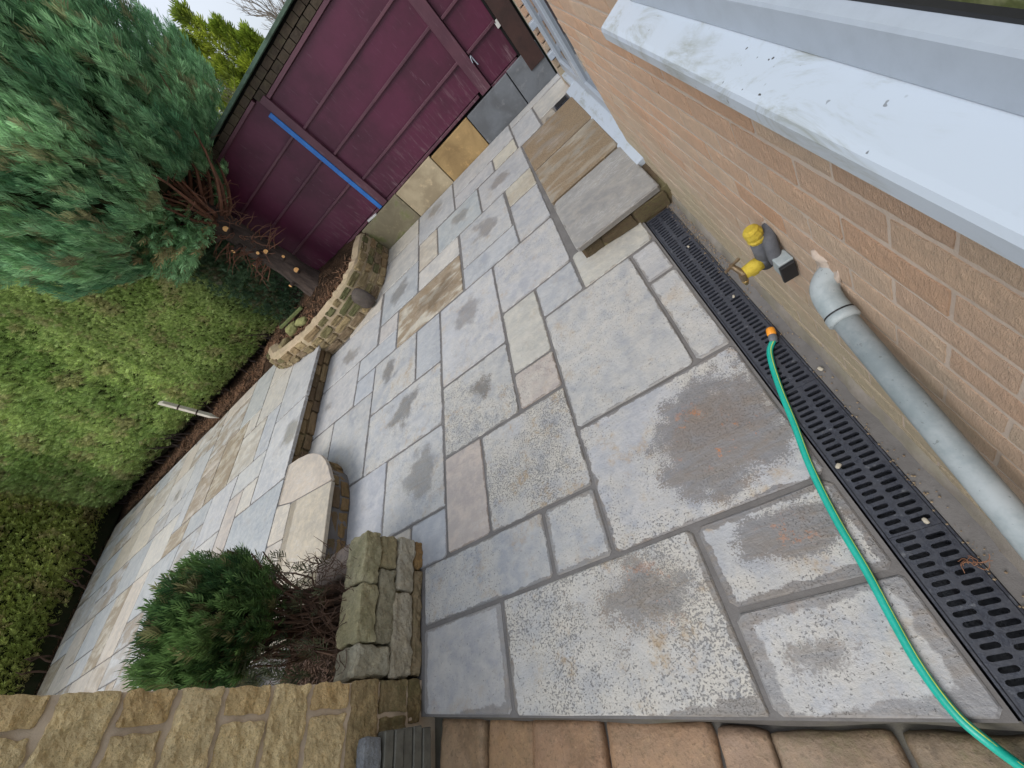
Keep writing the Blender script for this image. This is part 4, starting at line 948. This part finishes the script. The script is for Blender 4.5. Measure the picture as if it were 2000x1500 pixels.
# ---------------------------------------------------------------- plum timber garage wall
ga = thing('timber_garage', 'plum painted boarded timber garage wall with vertical posts beyond the patio', 'garage', (0, 5.5, 0))
YF = 0.0
def gbox(name, x0, x1, z0, z1, yf, yb_=.06, mat='purple', bev=.003, **kw):
    bm = Bm(); bm.box(-(x1 - x0) / 2, (x1 - x0) / 2, yf, yb_, -(z1 - z0) / 2, (z1 - z0) / 2, bev); return ob(name, bm.me(name, mat), ga, ((x0 + x1) / 2, 0, (z0 + z1) / 2), **kw)
for (x0, x1, zs) in ((-4.45, -2.30, [.45, .865, 1.245, 1.595, 2.02]), (-2.20, -.46, [.44, .79, 1.18, 1.55, 1.93]), (-.34, .06, [.40, .775, 1.14, 1.52, 1.93])):
    for i in range(len(zs) - 1):
        gbox('board', x0, x1, zs[i] + .002, zs[i + 1] - .002, rw.uniform(0, .003), .02)
        if i: gbox('rail', x0 + .002, x1 - .002, zs[i] - .014, zs[i] + .014, -.030, .0, 'plum_rail')
    gbox('bottom_rail', x0, x1 - (.05 if x0 < -2 else .02), zs[0] - .035, zs[0] - .005, -.022, .03, 'plum_rail')
gbox('post', -2.292, -2.198, .42, 1.99, -.055, .05, 'plum_rail'); gbox('post', -.475, -.345, .40, 2.0, -.055, .05, 'plum_rail')
gbox('post', .085, .27, .21, 2.1, -.095, .03, 'darkwood', label='dark brown end post'); gbox('post', .06, .086, .38, 2.1, .0, .03, 'black')  # the narrow black box is no post, it paints the dark gap's shade
gbox('top_plate', -2.197, .06, 1.93, 1.972, -.035, .04, 'plum_rail'); gbox('top_plate', -4.45, -2.34, 2.015, 2.052, -.035, .04, 'plum_rail')
gbox('blue_strip', -2.352, -2.296, .425, 1.865, -.062, -.02, 'blue', .004)
gbox('interior_shade', -4.45, .3, -.2, 2.1, .035, .09, 'black', 0)  # black sheet stands in for the shade inside the garage
cc_ = [(.06, .045, .033), (.065, .048, .034), (.056, .042, .031), (.068, .052, .036)]
MB_ = [rough_block('brick', (.118, .06, .074), (3, 2, 2), .006, .004, 30, 'mossbrick', s) for s in range(4)]
for row, (z, x00) in enumerate(((2.012, -2.30), (2.092, -4.45))):
    x = x00
    while x < .28:
        ob('brick', rw.choice(MB_), ga, (x + .06, .0 - .012, z), (rw.uniform(-.02, .02), rw.uniform(-.02, .02), 0), color=rw.choice(cc_), moss=rw.uniform(.0, .25)); x += .124
gbox('roof', -4.6, .35, 2.155, 2.19, -.10, 3.0, 'green_edge'); gbox('soffit_shadow_gap', -4.45, .3, 2.13, 2.155, -.0, .5, 'black', 0)
sb = Bm(); sb.tube(smooth_path([(-.345, -.075, .69), (-.335, -.085, .73), (-.32, -.075, .745), (-.318, -.07, .70), (-.312, -.065, .64)], 4), .006, 6); ob('hook', sb.me('hook', 'upvc'), ga)
sb = Bm(); sb.box(.045, .085, -.02, -.0, .70, .77, .003); ob('hinge', sb.me('hinge', 'white_bit'), ga)
sb = Bm(); sb.box(-.08, .08, -.02, .02, -.012, .012, .004); tag(ob('white_scrap', sb.me('white_scrap', 'white_bit'), None, (-2.52, 5.455, .425), (0, .12, .1)), 'white scrap of trim resting behind the greenish upright slab', 'scrap')

# ---------------------------------------------------------------- foliage tools
def rnd_unit(n): v = RNG.normal(size=(n, 3)); return v / np.linalg.norm(v, axis=1)[:, None]
def norm(v): return v / np.maximum(np.linalg.norm(v, axis=1)[:, None], 1e-9)
def sprays(name, P, D, size, tint, parent, blades=7, width=.10, spread=50, mat='leaf'):
    """flat feathery conifer sprays: a fan of narrow blades along each axis D"""
    n = len(P); D = norm(D); N = norm(np.cross(D, rnd_unit(n))); Sd = np.cross(D, N); size = np.broadcast_to(size, (n,)) * RNG.uniform(.6, 1.3, n)
    Vs = []; T = []
    for k in range(blades):
        t = k / max(blades - 1, 1); sg = 1 if k % 2 else -1
        a = rad(spread) * (1 - .45 * t) * (0 if k == blades - 1 else 1)
        base = P + D * (size * t * .62)[:, None]
        bd = norm(D * math.cos(a) + Sd * (sg * math.sin(a)) + N * RNG.uniform(-.25, .25, n)[:, None])
        ln = size * (.55 - .22 * t) * RNG.uniform(.8, 1.2, n); w = size * width * RNG.uniform(.7, 1.3, n)
        wv = norm(np.cross(bd, N) + .25 * rnd_unit(n))
        Vs.append(np.stack([base - wv * (w * .35)[:, None], base + wv * (w * .35)[:, None], base + bd * (ln * .62)[:, None] + wv * (w * .8)[:, None], base + bd * ln[:, None]], 1))
        T.append(tint * (RNG.uniform(.62, 1.38, n) * (.8 + .4 * t))[:, None])
    V = np.concatenate(Vs, 0).reshape(-1, 3); T = np.concatenate(T, 0); q = len(T)
    me = bpy.data.meshes.new(name); me.vertices.add(len(V)); me.vertices.foreach_set('co', V.astype(np.float32).ravel())
    me.loops.add(q * 4); me.loops.foreach_set('vertex_index', np.arange(q * 4, dtype=np.int32))
    me.polygons.add(q); me.polygons.foreach_set('loop_start', np.arange(0, q * 4, 4, dtype=np.int32)); me.polygons.foreach_set('loop_total', np.full(q, 4, dtype=np.int32))
    me.update(calc_edges=True)
    ca = me.color_attributes.new('tint', 'FLOAT_COLOR', 'POINT'); c4 = np.ones((q * 4, 4), np.float32); c4[:, :3] = np.repeat(np.clip(T, 0, 1), 4, 0)
    ca.data.foreach_set('color', c4.ravel()); me.materials.append(M[mat])
    return ob(name, me, parent)
def vnoise(P, s, off=0):
    return np.array([mnoise.noise((p[0] * s + off, p[1] * s, p[2] * s)) for p in P])
def tints(P, c1, c2, c3=None, s=1.2, off=0, p3=.12):
    n = vnoise(P, s, off); f = np.clip(.5 + n * .9 + RNG.normal(0, .22, len(P)), 0, 1)[:, None]
    T = np.array(c1) * (1 - f) + np.array(c2) * f
    if c3 is not None:
        m = (vnoise(P, s * 2.6, off + 9) + RNG.normal(0, .12, len(P))) > (.42 - p3); T[m] = T[m] * .35 + np.array(c3) * .65
    return T

# hedge along the garden side
def hedge_face(u, z):      # distance of the clipped face from Y=5.75 at x=u
    return .14 * mnoise.noise((u * .7, z * .9, 1)) + .07 * mnoise.noise((u * 2.2, z * 2.2, 4))
he = thing('hedge', 'long tall clipped green conifer hedge beyond the upper patio', 'hedge', (-9.5, 5.9, .2))
def hedge(n, x0, x1, zlo, ztop, tag_):
    u = RNG.uniform(x0, x1, n); z = zlo + (ztop - zlo) * RNG.uniform(0, 1, n) ** .9
    P = []; D = []
    for a, b in zip(u, z):
        low = max(0, .75 - b) * .55
        y = 5.55 + .03 * (-5.2 - a) + low + hedge_face(a, b) + RNG.uniform(-.05, .14)
        P.append((a, y, b)); D.append((RNG.normal(0, .45), -.8, .55 + RNG.normal(0, .35)))
    return np.array(P), np.array(D)
o0 = np.array([-9.5, 5.9, .2])
P, D = hedge(42000, -7.6, -4.05, .34, 4.0, 0); 
T = tints(P, (.24, .35, .10), (.50, .62, .23), (.46, .40, .22), 1.3, 0, .10)
dk = np.clip((P[:, 0] + 5.6) / .9, 0, 1)[:, None]; T = T * (1 - dk * .25)      # darker and bluer towards the conifer
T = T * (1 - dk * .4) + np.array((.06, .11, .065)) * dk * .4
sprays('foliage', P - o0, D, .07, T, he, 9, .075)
P, D = hedge(30000, -15.4, -7.5, .38, 4.0, 0)
sprays('foliage', P - o0, D, .12, tints(P, (.26, .39, .11), (.54, .67, .24), (.50, .44, .23), 1.1, 3, .08), he, 7, .09)
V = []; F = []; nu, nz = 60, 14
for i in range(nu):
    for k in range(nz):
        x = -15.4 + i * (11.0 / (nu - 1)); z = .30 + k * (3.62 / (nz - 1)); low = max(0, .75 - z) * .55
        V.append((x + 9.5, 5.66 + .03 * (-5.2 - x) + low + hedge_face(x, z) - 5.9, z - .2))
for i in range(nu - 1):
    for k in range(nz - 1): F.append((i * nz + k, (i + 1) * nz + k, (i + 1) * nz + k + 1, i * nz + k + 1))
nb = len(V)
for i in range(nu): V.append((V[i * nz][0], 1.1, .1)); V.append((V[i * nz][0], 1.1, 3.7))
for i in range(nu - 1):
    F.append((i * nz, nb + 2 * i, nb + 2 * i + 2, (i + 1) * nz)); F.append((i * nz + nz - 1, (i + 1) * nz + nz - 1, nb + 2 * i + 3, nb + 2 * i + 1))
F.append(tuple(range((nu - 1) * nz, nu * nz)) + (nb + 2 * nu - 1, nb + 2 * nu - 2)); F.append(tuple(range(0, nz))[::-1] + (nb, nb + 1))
ob('shade_core', mesh('shade_core', V, F, 'core'), he)  # added dark solid, keeps the gaps between sprays in painted shade
sb = Bm(); rh = random.Random(8)
for i in range(70):
    x = rh.uniform(-14, -4.6); y = 5.75 + rh.uniform(0, .3) + .03 * (-5.2 - x); p = Vector((x + 9.5, y - 5.9, -.05)); pts = [p]
    for k in range(4): p = p + Vector((rh.uniform(-.08, .08), rh.uniform(-.10, .02), rh.uniform(.08, .16))); pts.append(p)
    sb.tube(pts, [.02, .016, .013, .01, .006], 5)
ob('stems', sb.me('stems', 'bark'), he, kind='stuff')
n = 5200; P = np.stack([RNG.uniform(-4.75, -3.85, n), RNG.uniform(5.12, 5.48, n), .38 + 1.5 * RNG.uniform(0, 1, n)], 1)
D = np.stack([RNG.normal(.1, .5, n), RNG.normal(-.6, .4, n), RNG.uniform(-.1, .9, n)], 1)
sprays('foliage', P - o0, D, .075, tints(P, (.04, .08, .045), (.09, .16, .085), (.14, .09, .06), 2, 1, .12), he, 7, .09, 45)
# second hedge across the end
h2 = thing('hedge', 'shorter brownish clipped hedge across the far end of the upper patio', 'hedge', (-13.33, 4.9, .2), (0, 0, .37))
n = 26000; y = RNG.uniform(-7.5, 1.1, n); z = .16 + 3.5 * RNG.uniform(0, 1, n)
P = np.array([(-max(0, .75 - b) * .62 + .13 * mnoise.noise((a * .8, b, 7)) + RNG.uniform(-.14, .05), a, b) for a, b in zip(y, z)])
D = np.stack([np.full(n, .8), RNG.normal(0, .45, n), .5 + RNG.normal(0, .35, n)], 1)
o1 = np.array([0, 0, 0])
T = tints(P, (.36, .44, .11), (.66, .70, .22), (.60, .46, .25), 1.0, 5, .10)
sprays('foliage', P - o1, D, .12, T, h2, 6, .13)
sb = Bm(); sb.box(-1.4, -.30, -8, 1.4, .0, 3.6); ob('shade_core', sb.me('shade_core', 'core'), h2)  # plain dark box painting the shade behind the sprays
sb = Bm()
for i in range(30):
    y_ = rh.uniform(-7, .2); p = Vector((rh.uniform(-.45, -.1), y_, -.05)); pts = [p]
    for k in range(4): p = p + Vector((rh.uniform(-.02, .10), rh.uniform(-.10, .1), rh.uniform(.08, .16))); pts.append(p)
    sb.tube(pts, [.022, .02, .018, .014, .008], 5)
ob('stems', sb.me('stems', 'twig'), h2, kind='stuff')

# ---------------------------------------------------------------- the big blue-green conifer
co = thing('conifer_tree', 'big blue-green conifer with pruned dark trunk leaning over the curved wall', 'tree', (-3.65, 5.05, .3))
O = np.array([-3.65, 5.05, .3])
tp = [(-3.62, 5.02, .12), (-3.64, 5.03, .32), (-3.66, 5.05, .8), (-3.66, 5.08, 1.3), (-3.68, 5.1, 1.8), (-3.75, 5.15, 2.6), (-3.8, 5.2, 4.0), (-3.8, 5.2, 6.5)]
sb = Bm(); path = smooth_path([Vector(p) - Vector(O) for p in tp], 6)
radii = [.30 - .12 * min(1, i / 10) - .08 * i / len(path) for i in range(len(path))]
sb.tube(path, radii, 18)
V2 = []
for v in sb.v:
    q = Vector(v); V2.append(q + Vector((q.x, q.y, 0)).normalized() * (.03 * mnoise.noise((q.x * 9, q.y * 9, q.z * 2.5)) + .015 * mnoise.noise((q.x * 30, q.y * 30, q.z * 6))))
sb.v = [tuple(v) for v in V2]; ob('trunk', sb.me('trunk', 'bark', True), co)
cuts = [((-3.50, 4.84, .78), .035), ((-3.78, 4.86, .72), .022), ((-3.52, 4.85, 1.16), .030), ((-3.60, 4.86, 1.22), .02), ((-3.90, 4.96, 1.15), .035), ((-3.75, 4.88, 1.42), .026), ((-3.56, 4.87, 1.60), .034), ((-3.70, 4.9, 1.78), .030), ((-3.93, 5.0, 1.62), .030), ((-3.47, 4.9, .98), .02)]
for (p, r_) in cuts:
    q = Vector(p) - Vector(O); dr_ = Vector((q.x + .02, q.y, 0)).normalized()
    b0 = Vector((0.0, 0, q.z)) + dr_ * .10; b1 = Vector((0, 0, q.z + .03)) + dr_ * .23
    sb = Bm(); sb.tube([b0, b1], [r_ * 1.25, r_], 9); s0 = ob('cut_branch', sb.me('cut_branch', 'bark', True), co)
    sb = Bm(); sb.tube([b1 - dr_ * .002, b1 + dr_ * .004], r_ * .93, 9); ob('cut_face', sb.me('cut_face', 'cut'), s0)
rc = random.Random(12); sb = Bm(); tips = []
for i in range(130):
    z = rc.uniform(1.35, 3.0); a = rc.uniform(0, 6.283); b = Vector((-.03 + .08 * math.cos(a), .05 + .08 * math.sin(a), z)); p = b; pts = [p]; L = rc.uniform(.6, 1.25)
    out = Vector((math.cos(a), math.sin(a), .45)).normalized()
    for k in range(5): p = p + out * (L / 5) + Vector((rc.uniform(-.04, .04), rc.uniform(-.04, .04), .05 * k)); pts.append(p)
    sb.tube(pts, [.026, .022, .017, .012, .008, .004], 5); tips.append(pts)
for i in range(260):     # dead twigs under the crown
    b = rc.choice(tips); p = b[rc.randint(1, 4)]; pts = [p]
    for k in range(4): p = p + Vector((rc.uniform(-.09, .09), rc.uniform(-.09, .09), rc.uniform(-.10, .03))); pts.append(p)
    sb.tube(pts, [.006, .005, .004, .003, .0015], 4)
for i in range(110):
    z = rc.uniform(.75, 1.75); a = rc.uniform(2.6, 6.9); p = Vector((.15 * math.cos(a), .15 * math.sin(a), z)); d = Vector((math.cos(a), math.sin(a), rc.uniform(-.3, .7))); pts = [p]
    for k in range(5): d = (d + Vector((rc.uniform(-.4, .4), rc.uniform(-.4, .4), rc.uniform(-.45, .25)))).normalized(); p = p + d * rc.uniform(.03, .09); pts.append(p)
    sb.tube(pts, [.008, .006, .005, .0035, .0025, .001], 4)
ob('branches', sb.me('branches', plain_mat('red_brown_branch', (.20, .085, .05), (.10, .05, .032), 16, .3, .9)), co, kind='stuff')
def crown_r(z):
    xs_ = [1.45, 1.75, 2.0, 2.4, 2.9, 3.6, 4.5, 5.5, 6.5, 7.4]; rs = [.1, .35, .85, 1.32, 1.55, 1.55, 1.35, 1.0, .6, .1]
    return float(np.interp(z, xs_, rs))
CC = (-3.92, 5.25)
n = 56000; P = np.zeros((n, 3)); D = np.zeros((n, 3)); i = 0
while i < n:
    z = 1.72 + 4.4 * RNG.uniform() ** 1.35; a = RNG.uniform(0, 2 * math.pi)
    if math.sin(a) > .35 and RNG.uniform() < .75: continue
    r = crown_r(z) * (1 - .34 * RNG.uniform() ** 1.5) * (1 + .10 * mnoise.noise((math.cos(a) * 2.2, math.sin(a) * 2.2, z * 1.1)) + .11 * mnoise.noise((math.cos(a) * 6, math.sin(a) * 6, z * 3)))
    gq = mnoise.noise((math.cos(a) * 4.2 + 3, math.sin(a) * 4.2, z * 2.1)) + .6 * mnoise.noise((math.cos(a) * 9 + 3, math.sin(a) * 9, z * 4.5))
    if gq < -.20: 
        if RNG.uniform() < .7: continue
        r *= .88
    if z < 2.15 + .25 * mnoise.noise((a * 3, 0, 0)) and -1.9 < math.atan2(math.sin(a), math.cos(a)) < .3: continue
    P[i] = (CC[0] + r * math.cos(a), CC[1] + r * math.sin(a), z); D[i] = (math.cos(a) * .55 + RNG.normal(0, .22), math.sin(a) * .55 + RNG.normal(0, .22), .95 + RNG.normal(0, .25)); i += 1
T = tints(P, (.10, .25, .12), (.36, .62, .31), (.36, .26, .14), 2.6, 2, .03)
sprays('foliage', P - O, D, .14, T, co, 9, .06, 34)
n = 1100; a = RNG.uniform(math.pi * .85, math.pi * 1.6, n); z = RNG.uniform(1.7, 2.2, n)          # drooping lower sprays
P = np.stack([CC[0] + .25 + np.cos(a) * RNG.uniform(.3, 1.0, n), CC[1] + np.sin(a) * RNG.uniform(.3, 1.0, n), z], 1)
D = np.stack([np.cos(a), np.sin(a), RNG.uniform(-.5, .3, n)], 1)
sprays('foliage', P - O, D, .15, tints(P, (.10, .22, .08), (.24, .44, .22), (.34, .18, .09), 2, 7, .15), co, 8, .09, 45)
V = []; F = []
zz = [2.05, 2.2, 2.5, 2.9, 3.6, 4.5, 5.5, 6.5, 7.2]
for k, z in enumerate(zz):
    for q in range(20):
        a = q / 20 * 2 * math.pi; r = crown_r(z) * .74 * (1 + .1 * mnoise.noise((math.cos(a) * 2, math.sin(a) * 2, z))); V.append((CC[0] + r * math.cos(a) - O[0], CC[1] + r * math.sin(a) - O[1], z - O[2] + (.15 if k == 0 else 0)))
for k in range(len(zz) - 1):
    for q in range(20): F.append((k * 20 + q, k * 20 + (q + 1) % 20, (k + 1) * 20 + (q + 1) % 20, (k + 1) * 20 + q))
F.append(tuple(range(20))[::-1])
ob('shade_core', mesh('shade_core', V, F, 'core'), co)  # added core, its dark colour stands for shade within the crown

# ---------------------------------------------------------------- planter bush
bu = thing('bush', 'small dark green conifer bush with bare brown stems growing in the stone planter', 'bush', (-2.25, .6, .27))
O2 = np.array([-2.25, .6, .27])
n = 6500; U3 = rnd_unit(n); rr_ = RNG.uniform(.5, 1.0, n) ** .5 * (1 + .26 * vnoise(U3, 1.9, 3) + .15 * vnoise(U3, 5, 3))
P = np.stack([-2.40 + U3[:, 0] * .27 * rr_, .60 + U3[:, 1] * .27 * rr_, .83 + U3[:, 2] * .235 * rr_], 1)
gq = vnoise(P, 9, 4) + .5 * vnoise(P, 21, 4); P = P[(P[:, 1] > .305) & ((gq > -.12) | (RNG.uniform(size=len(P)) < .25))]; U3 = norm(P - np.array([-2.38, .6, .6])); n = len(P)
D = U3 * .7 + np.array([-.05, 0, .75]) + RNG.normal(0, .22, (n, 3)); D[:, 1] = np.where(P[:, 1] < .36, np.abs(D[:, 1]), D[:, 1])
T = tints(P, (.03, .08, .028), (.15, .26, .08), (.22, .17, .09), 6, 1, .10)
sprays('foliage', P - O2, D, .082, T, bu, 9, .065, 40)
n = 330; P = np.stack([RNG.uniform(-2.62, -2.1, n), RNG.uniform(.31, .85, n), RNG.uniform(.42, .72, n)], 1); D = np.stack([RNG.normal(0, .5, n), RNG.normal(0, .3, n), RNG.uniform(.3, 1, n)], 1)
sprays('foliage', P - O2, D, .08, tints(P, (.05, .07, .035), (.12, .13, .07), (.11, .07, .045), 3, 1, .2), bu, 7, .08, 45)
sb = Bm(); rq = random.Random(2)
for i in range(90):
    p = Vector((rq.uniform(-.08, .10), rq.uniform(-.15, .15), -.02)); tgt = Vector((-.17 + rq.uniform(-.28, .28), rq.uniform(-.26, .26), rq.uniform(.35, .62))); pts = []
    for k in range(6):
        t = k / 5; q = p.lerp(tgt, t) + Vector((rq.uniform(-.018, .018), rq.uniform(-.018, .018), .07 * math.sin(t * 3.1) * rq.uniform(-.3, 1))); 
        if q.y < -.285: q.y = -.285
        pts.append(q)
    r0 = rq.uniform(.004, .014); sb.tube(pts, [r0 * (1 - .13 * k) for k in range(6)], 5)
for i in range(420):
    p = Vector((rq.uniform(-.30, .26), rq.uniform(-.27, .30), rq.uniform(.0, .30))); a = Vector((rq.uniform(-1, 1), rq.uniform(-1, 1), rq.uniform(-.2, 1.2))).normalized(); pts = [p]
    for k in range(4): a = (a + Vector((rq.uniform(-.5, .5), rq.uniform(-.5, .5), rq.uniform(-.4, .5)))).normalized(); p = p + a * .028; p.y = max(p.y, -.285); p.z = max(p.z, -.01); pts.append(p.copy())
    sb.tube(pts, [.0022, .002, .0016, .0013, .0008], 4)
ob('stems', sb.me('stems', 'twig'), bu, kind='stuff')
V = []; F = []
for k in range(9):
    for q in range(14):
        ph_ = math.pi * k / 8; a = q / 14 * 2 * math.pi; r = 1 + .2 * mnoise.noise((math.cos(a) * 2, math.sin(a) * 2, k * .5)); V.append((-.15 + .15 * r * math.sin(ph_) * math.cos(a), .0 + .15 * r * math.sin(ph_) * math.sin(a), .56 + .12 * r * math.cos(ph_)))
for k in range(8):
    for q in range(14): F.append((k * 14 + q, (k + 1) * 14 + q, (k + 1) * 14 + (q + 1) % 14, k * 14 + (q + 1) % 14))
ob('shade_core', mesh('shade_core', V, F, 'core'), bu)  # added dark lump standing for shade inside the bush

# ---------------------------------------------------------------- trees beyond the garage
bc = thing('conifer_tree', 'yellow-green feathery conifer standing behind the garage roof', 'tree', (-4.3, 10.5, 0))
O3 = np.array([-4.3, 10.5, 0]); P = []; D = []
peaks = [(-3.92, 10.1, 3.75, .34), (-3.66, 10.1, 3.28, .30), (-3.42, 10.1, 2.92, .26), (-4.25, 10.1, 3.55, .35), (-4.1, 9.9, 3.0, .5), (-4.7, 10.1, 3.7, .5), (-3.75, 9.9, 2.7, .5), (-5.3, 10.2, 3.6, .7), (-4.6, 9.9, 2.7, .8), (-4.0, 9.8, 2.3, .9)]
for (x, y, h_, r_) in peaks:
    for i in range(850):
        z = h_ * (1 - RNG.uniform() ** 1.6 * .8); rr2 = r_ * (1 - z / h_) * 1.9 * RNG.uniform(.3, 1) + .04; rr2 = min(rr2, r_ * 1.1); a = RNG.uniform(0, 6.283)
        P.append((x + rr2 * math.cos(a), y + rr2 * math.sin(a), z)); D.append((math.cos(a) * .5 + RNG.normal(0, .3), math.sin(a) * .5 + RNG.normal(0, .3), .9 + RNG.normal(0, .3)))
P = np.array(P); D = np.array(D); sprays('foliage', P - O3, D, .20, tints(P, (.20, .28, .035), (.50, .56, .07), (.14, .19, .05), 2.4, 1, .1), bc, 7, .08, 42)
sb = Bm(); 
for (x, y, h_, r_) in peaks: sb.tube([(x * .3 + -4.3 * .7 + 4.3, 0, 0), (x + 4.3, y - 10.5, h_ * .5), (x + 4.3, y - 10.5, h_ * .95)], [.08, .05, .01], 6)
ob('trunk', sb.me('trunk', 'bark'), bc)
bt = thing('bare_tree', 'leafless grey-brown tree with fine twigs against the sky behind the garage', 'tree', (-3.25, 12.4, 0))
def bare(seed, h, spread, r0, depth=6):
    bm = Bm(); rr3 = random.Random(seed); stack = [(Vector((0, 0, 0)), Vector((0, 0, 1)), h * .30, r0, 0)]
    while stack:
        p, d, L, r, dep = stack.pop(); pts = [p]; dd_ = d.copy()
        for k in range(4): dd_ = (dd_ + Vector((rr3.uniform(-.16, .16), rr3.uniform(-.16, .16), .05))).normalized(); p = p + dd_ * L / 4; pts.append(p)
        bm.tube(pts, [r, r * .93, r * .86, r * .8, r * .72], 5 if dep < 3 else 3, caps=False)
        if dep < depth:
            for k in range(3 if dep < 5 else 2):
                a = Vector((rr3.uniform(-1, 1), rr3.uniform(-1, 1), rr3.uniform(-.1, .8))).normalized(); stack.append((pts[rr3.choice([2, 3, 4])], (dd_ + a * spread).normalized(), L * rr3.uniform(.62, .85), r * .60, dep + 1))
    return bm
sb = bare(5, 5.0, .80, .10, 7); ob('branches', sb.me('branches', plain_mat('grey_twig', (.30, .26, .22), (.22, .18, .15), 20, 0, .8)), bt)
sc_ = thing('shrub', 'tangle of bare pale twigs at the left end of the garage roof', 'shrub', (-4.0, 7.4, .9))
sb = bare(9, 2.8, .95, .02, 5); ob('branches', sb.me('branches', plain_mat('pale_twig', (.25, .2, .14), (.3, .24, .17), 20, 0, .8)), sc_)

# ---------------------------------------------------------------- stakes in the bed
sk2 = thing('wooden_stake', 'white pointed wooden stake leaning on the hedge at the patio edge', 'stake', (-7.48, 5.12, .2))
ax = Vector((-.22, .06, .90)); rotq = Vector((0, 0, 1)).rotation_difference(ax.normalized()).to_euler()
sb = Bm(); w2 = .032; L = .92
sb.add([(0, 0, 0), (-w2, -w2, .14), (w2, -w2, .14), (w2, w2, .14), (-w2, w2, .14), (-w2, -w2, L), (w2, -w2, L - .06), (w2, w2, L - .06), (-w2, w2, L)],
       [(0, 2, 1), (0, 3, 2), (0, 4, 3), (0, 1, 4), (1, 2, 6, 5), (2, 3, 7, 6), (3, 4, 8, 7), (4, 1, 5, 8), (5, 6, 7, 8)])
ob('shaft', sb.me('shaft', 'stake'), sk2, (0, 0, 0), rotq)
for z in (.34, .62): sb = Bm(); sb.box(-w2 - .004, w2 + .004, -w2 - .004, w2 + .004, z, z + .022); ob('band', sb.me('band', 'darkwood'), sk2, (0, 0, 0), rotq)
sb = Bm(); sb.box(-.30, .30, -.022, .022, -.02, .02, .005); tag(ob('timber_offcut', sb.me('timber_offcut', 'mossy_wood'), None, (-4.32, 4.93, .47), (0, .02, rad(-6))), 'short mossy green timber offcut beside the conifer trunk', 'timber')

# ---------------------------------------------------------------- litter on the beds (needles, chips, dead fronds)
rl = random.Random(14); sb = Bm()
def litter(x, y, z, s_):
    a = rl.uniform(0, 6.283); e_ = rl.uniform(-.3, .5); d = Vector((math.cos(a), math.sin(a), e_)) * s_; w = Vector((-math.sin(a), math.cos(a), 0)) * s_ * .12
    p = Vector((x, y, z)); sb.add([p - w, p + w, p + d + w * .3, p + d - w * .3], [(0, 1, 2, 3)])
for i in range(9000):
    x = rl.uniform(-13.3, -2.9); b = bed_y(x) + .22; y = b + abs(rl.gauss(0, .28)); 
    if y > 5.9: continue
    z = .165 + (.17 if x > -5.3 else .17 * max(0, 1 - (-5.3 - x) / .8)) + .16 * math.exp(-((x + 3.65) ** 2 + (y - 5.05) ** 2) / .18) + .05 * mnoise.noise((x * 2, y * 2, 0)) + .10 * max(0, min(1, (y - b + .22 - .3)))
    litter(x, y, z, rl.uniform(.02, .09))
for i in range(9000):
    y = rl.uniform(-1.9, 5.1); x = -13.50 + .40 * (4.6 - y) - rl.uniform(0, .85); litter(x, y, .195 + rl.uniform(0, .03), rl.uniform(.04, .13))
tag(ob('plant_litter', sb.me('plant_litter', plain_mat('dead_fronds', (.22, .11, .055), (.13, .075, .045), 6, 0, .9, jit=False))), 'brown dead fronds and bark scattered on the soil under hedge and tree', 'litter', kind='stuff')
sb = Bm()
for i in range(700): litter(rl.uniform(-2.75, -2.08), rl.uniform(.32, .84), .275, rl.uniform(.01, .05))
tag(ob('planter_litter', sb.me('planter_litter', M['twig'])), 'brown needles and twigs covering the soil inside the planter', 'litter', kind='stuff')
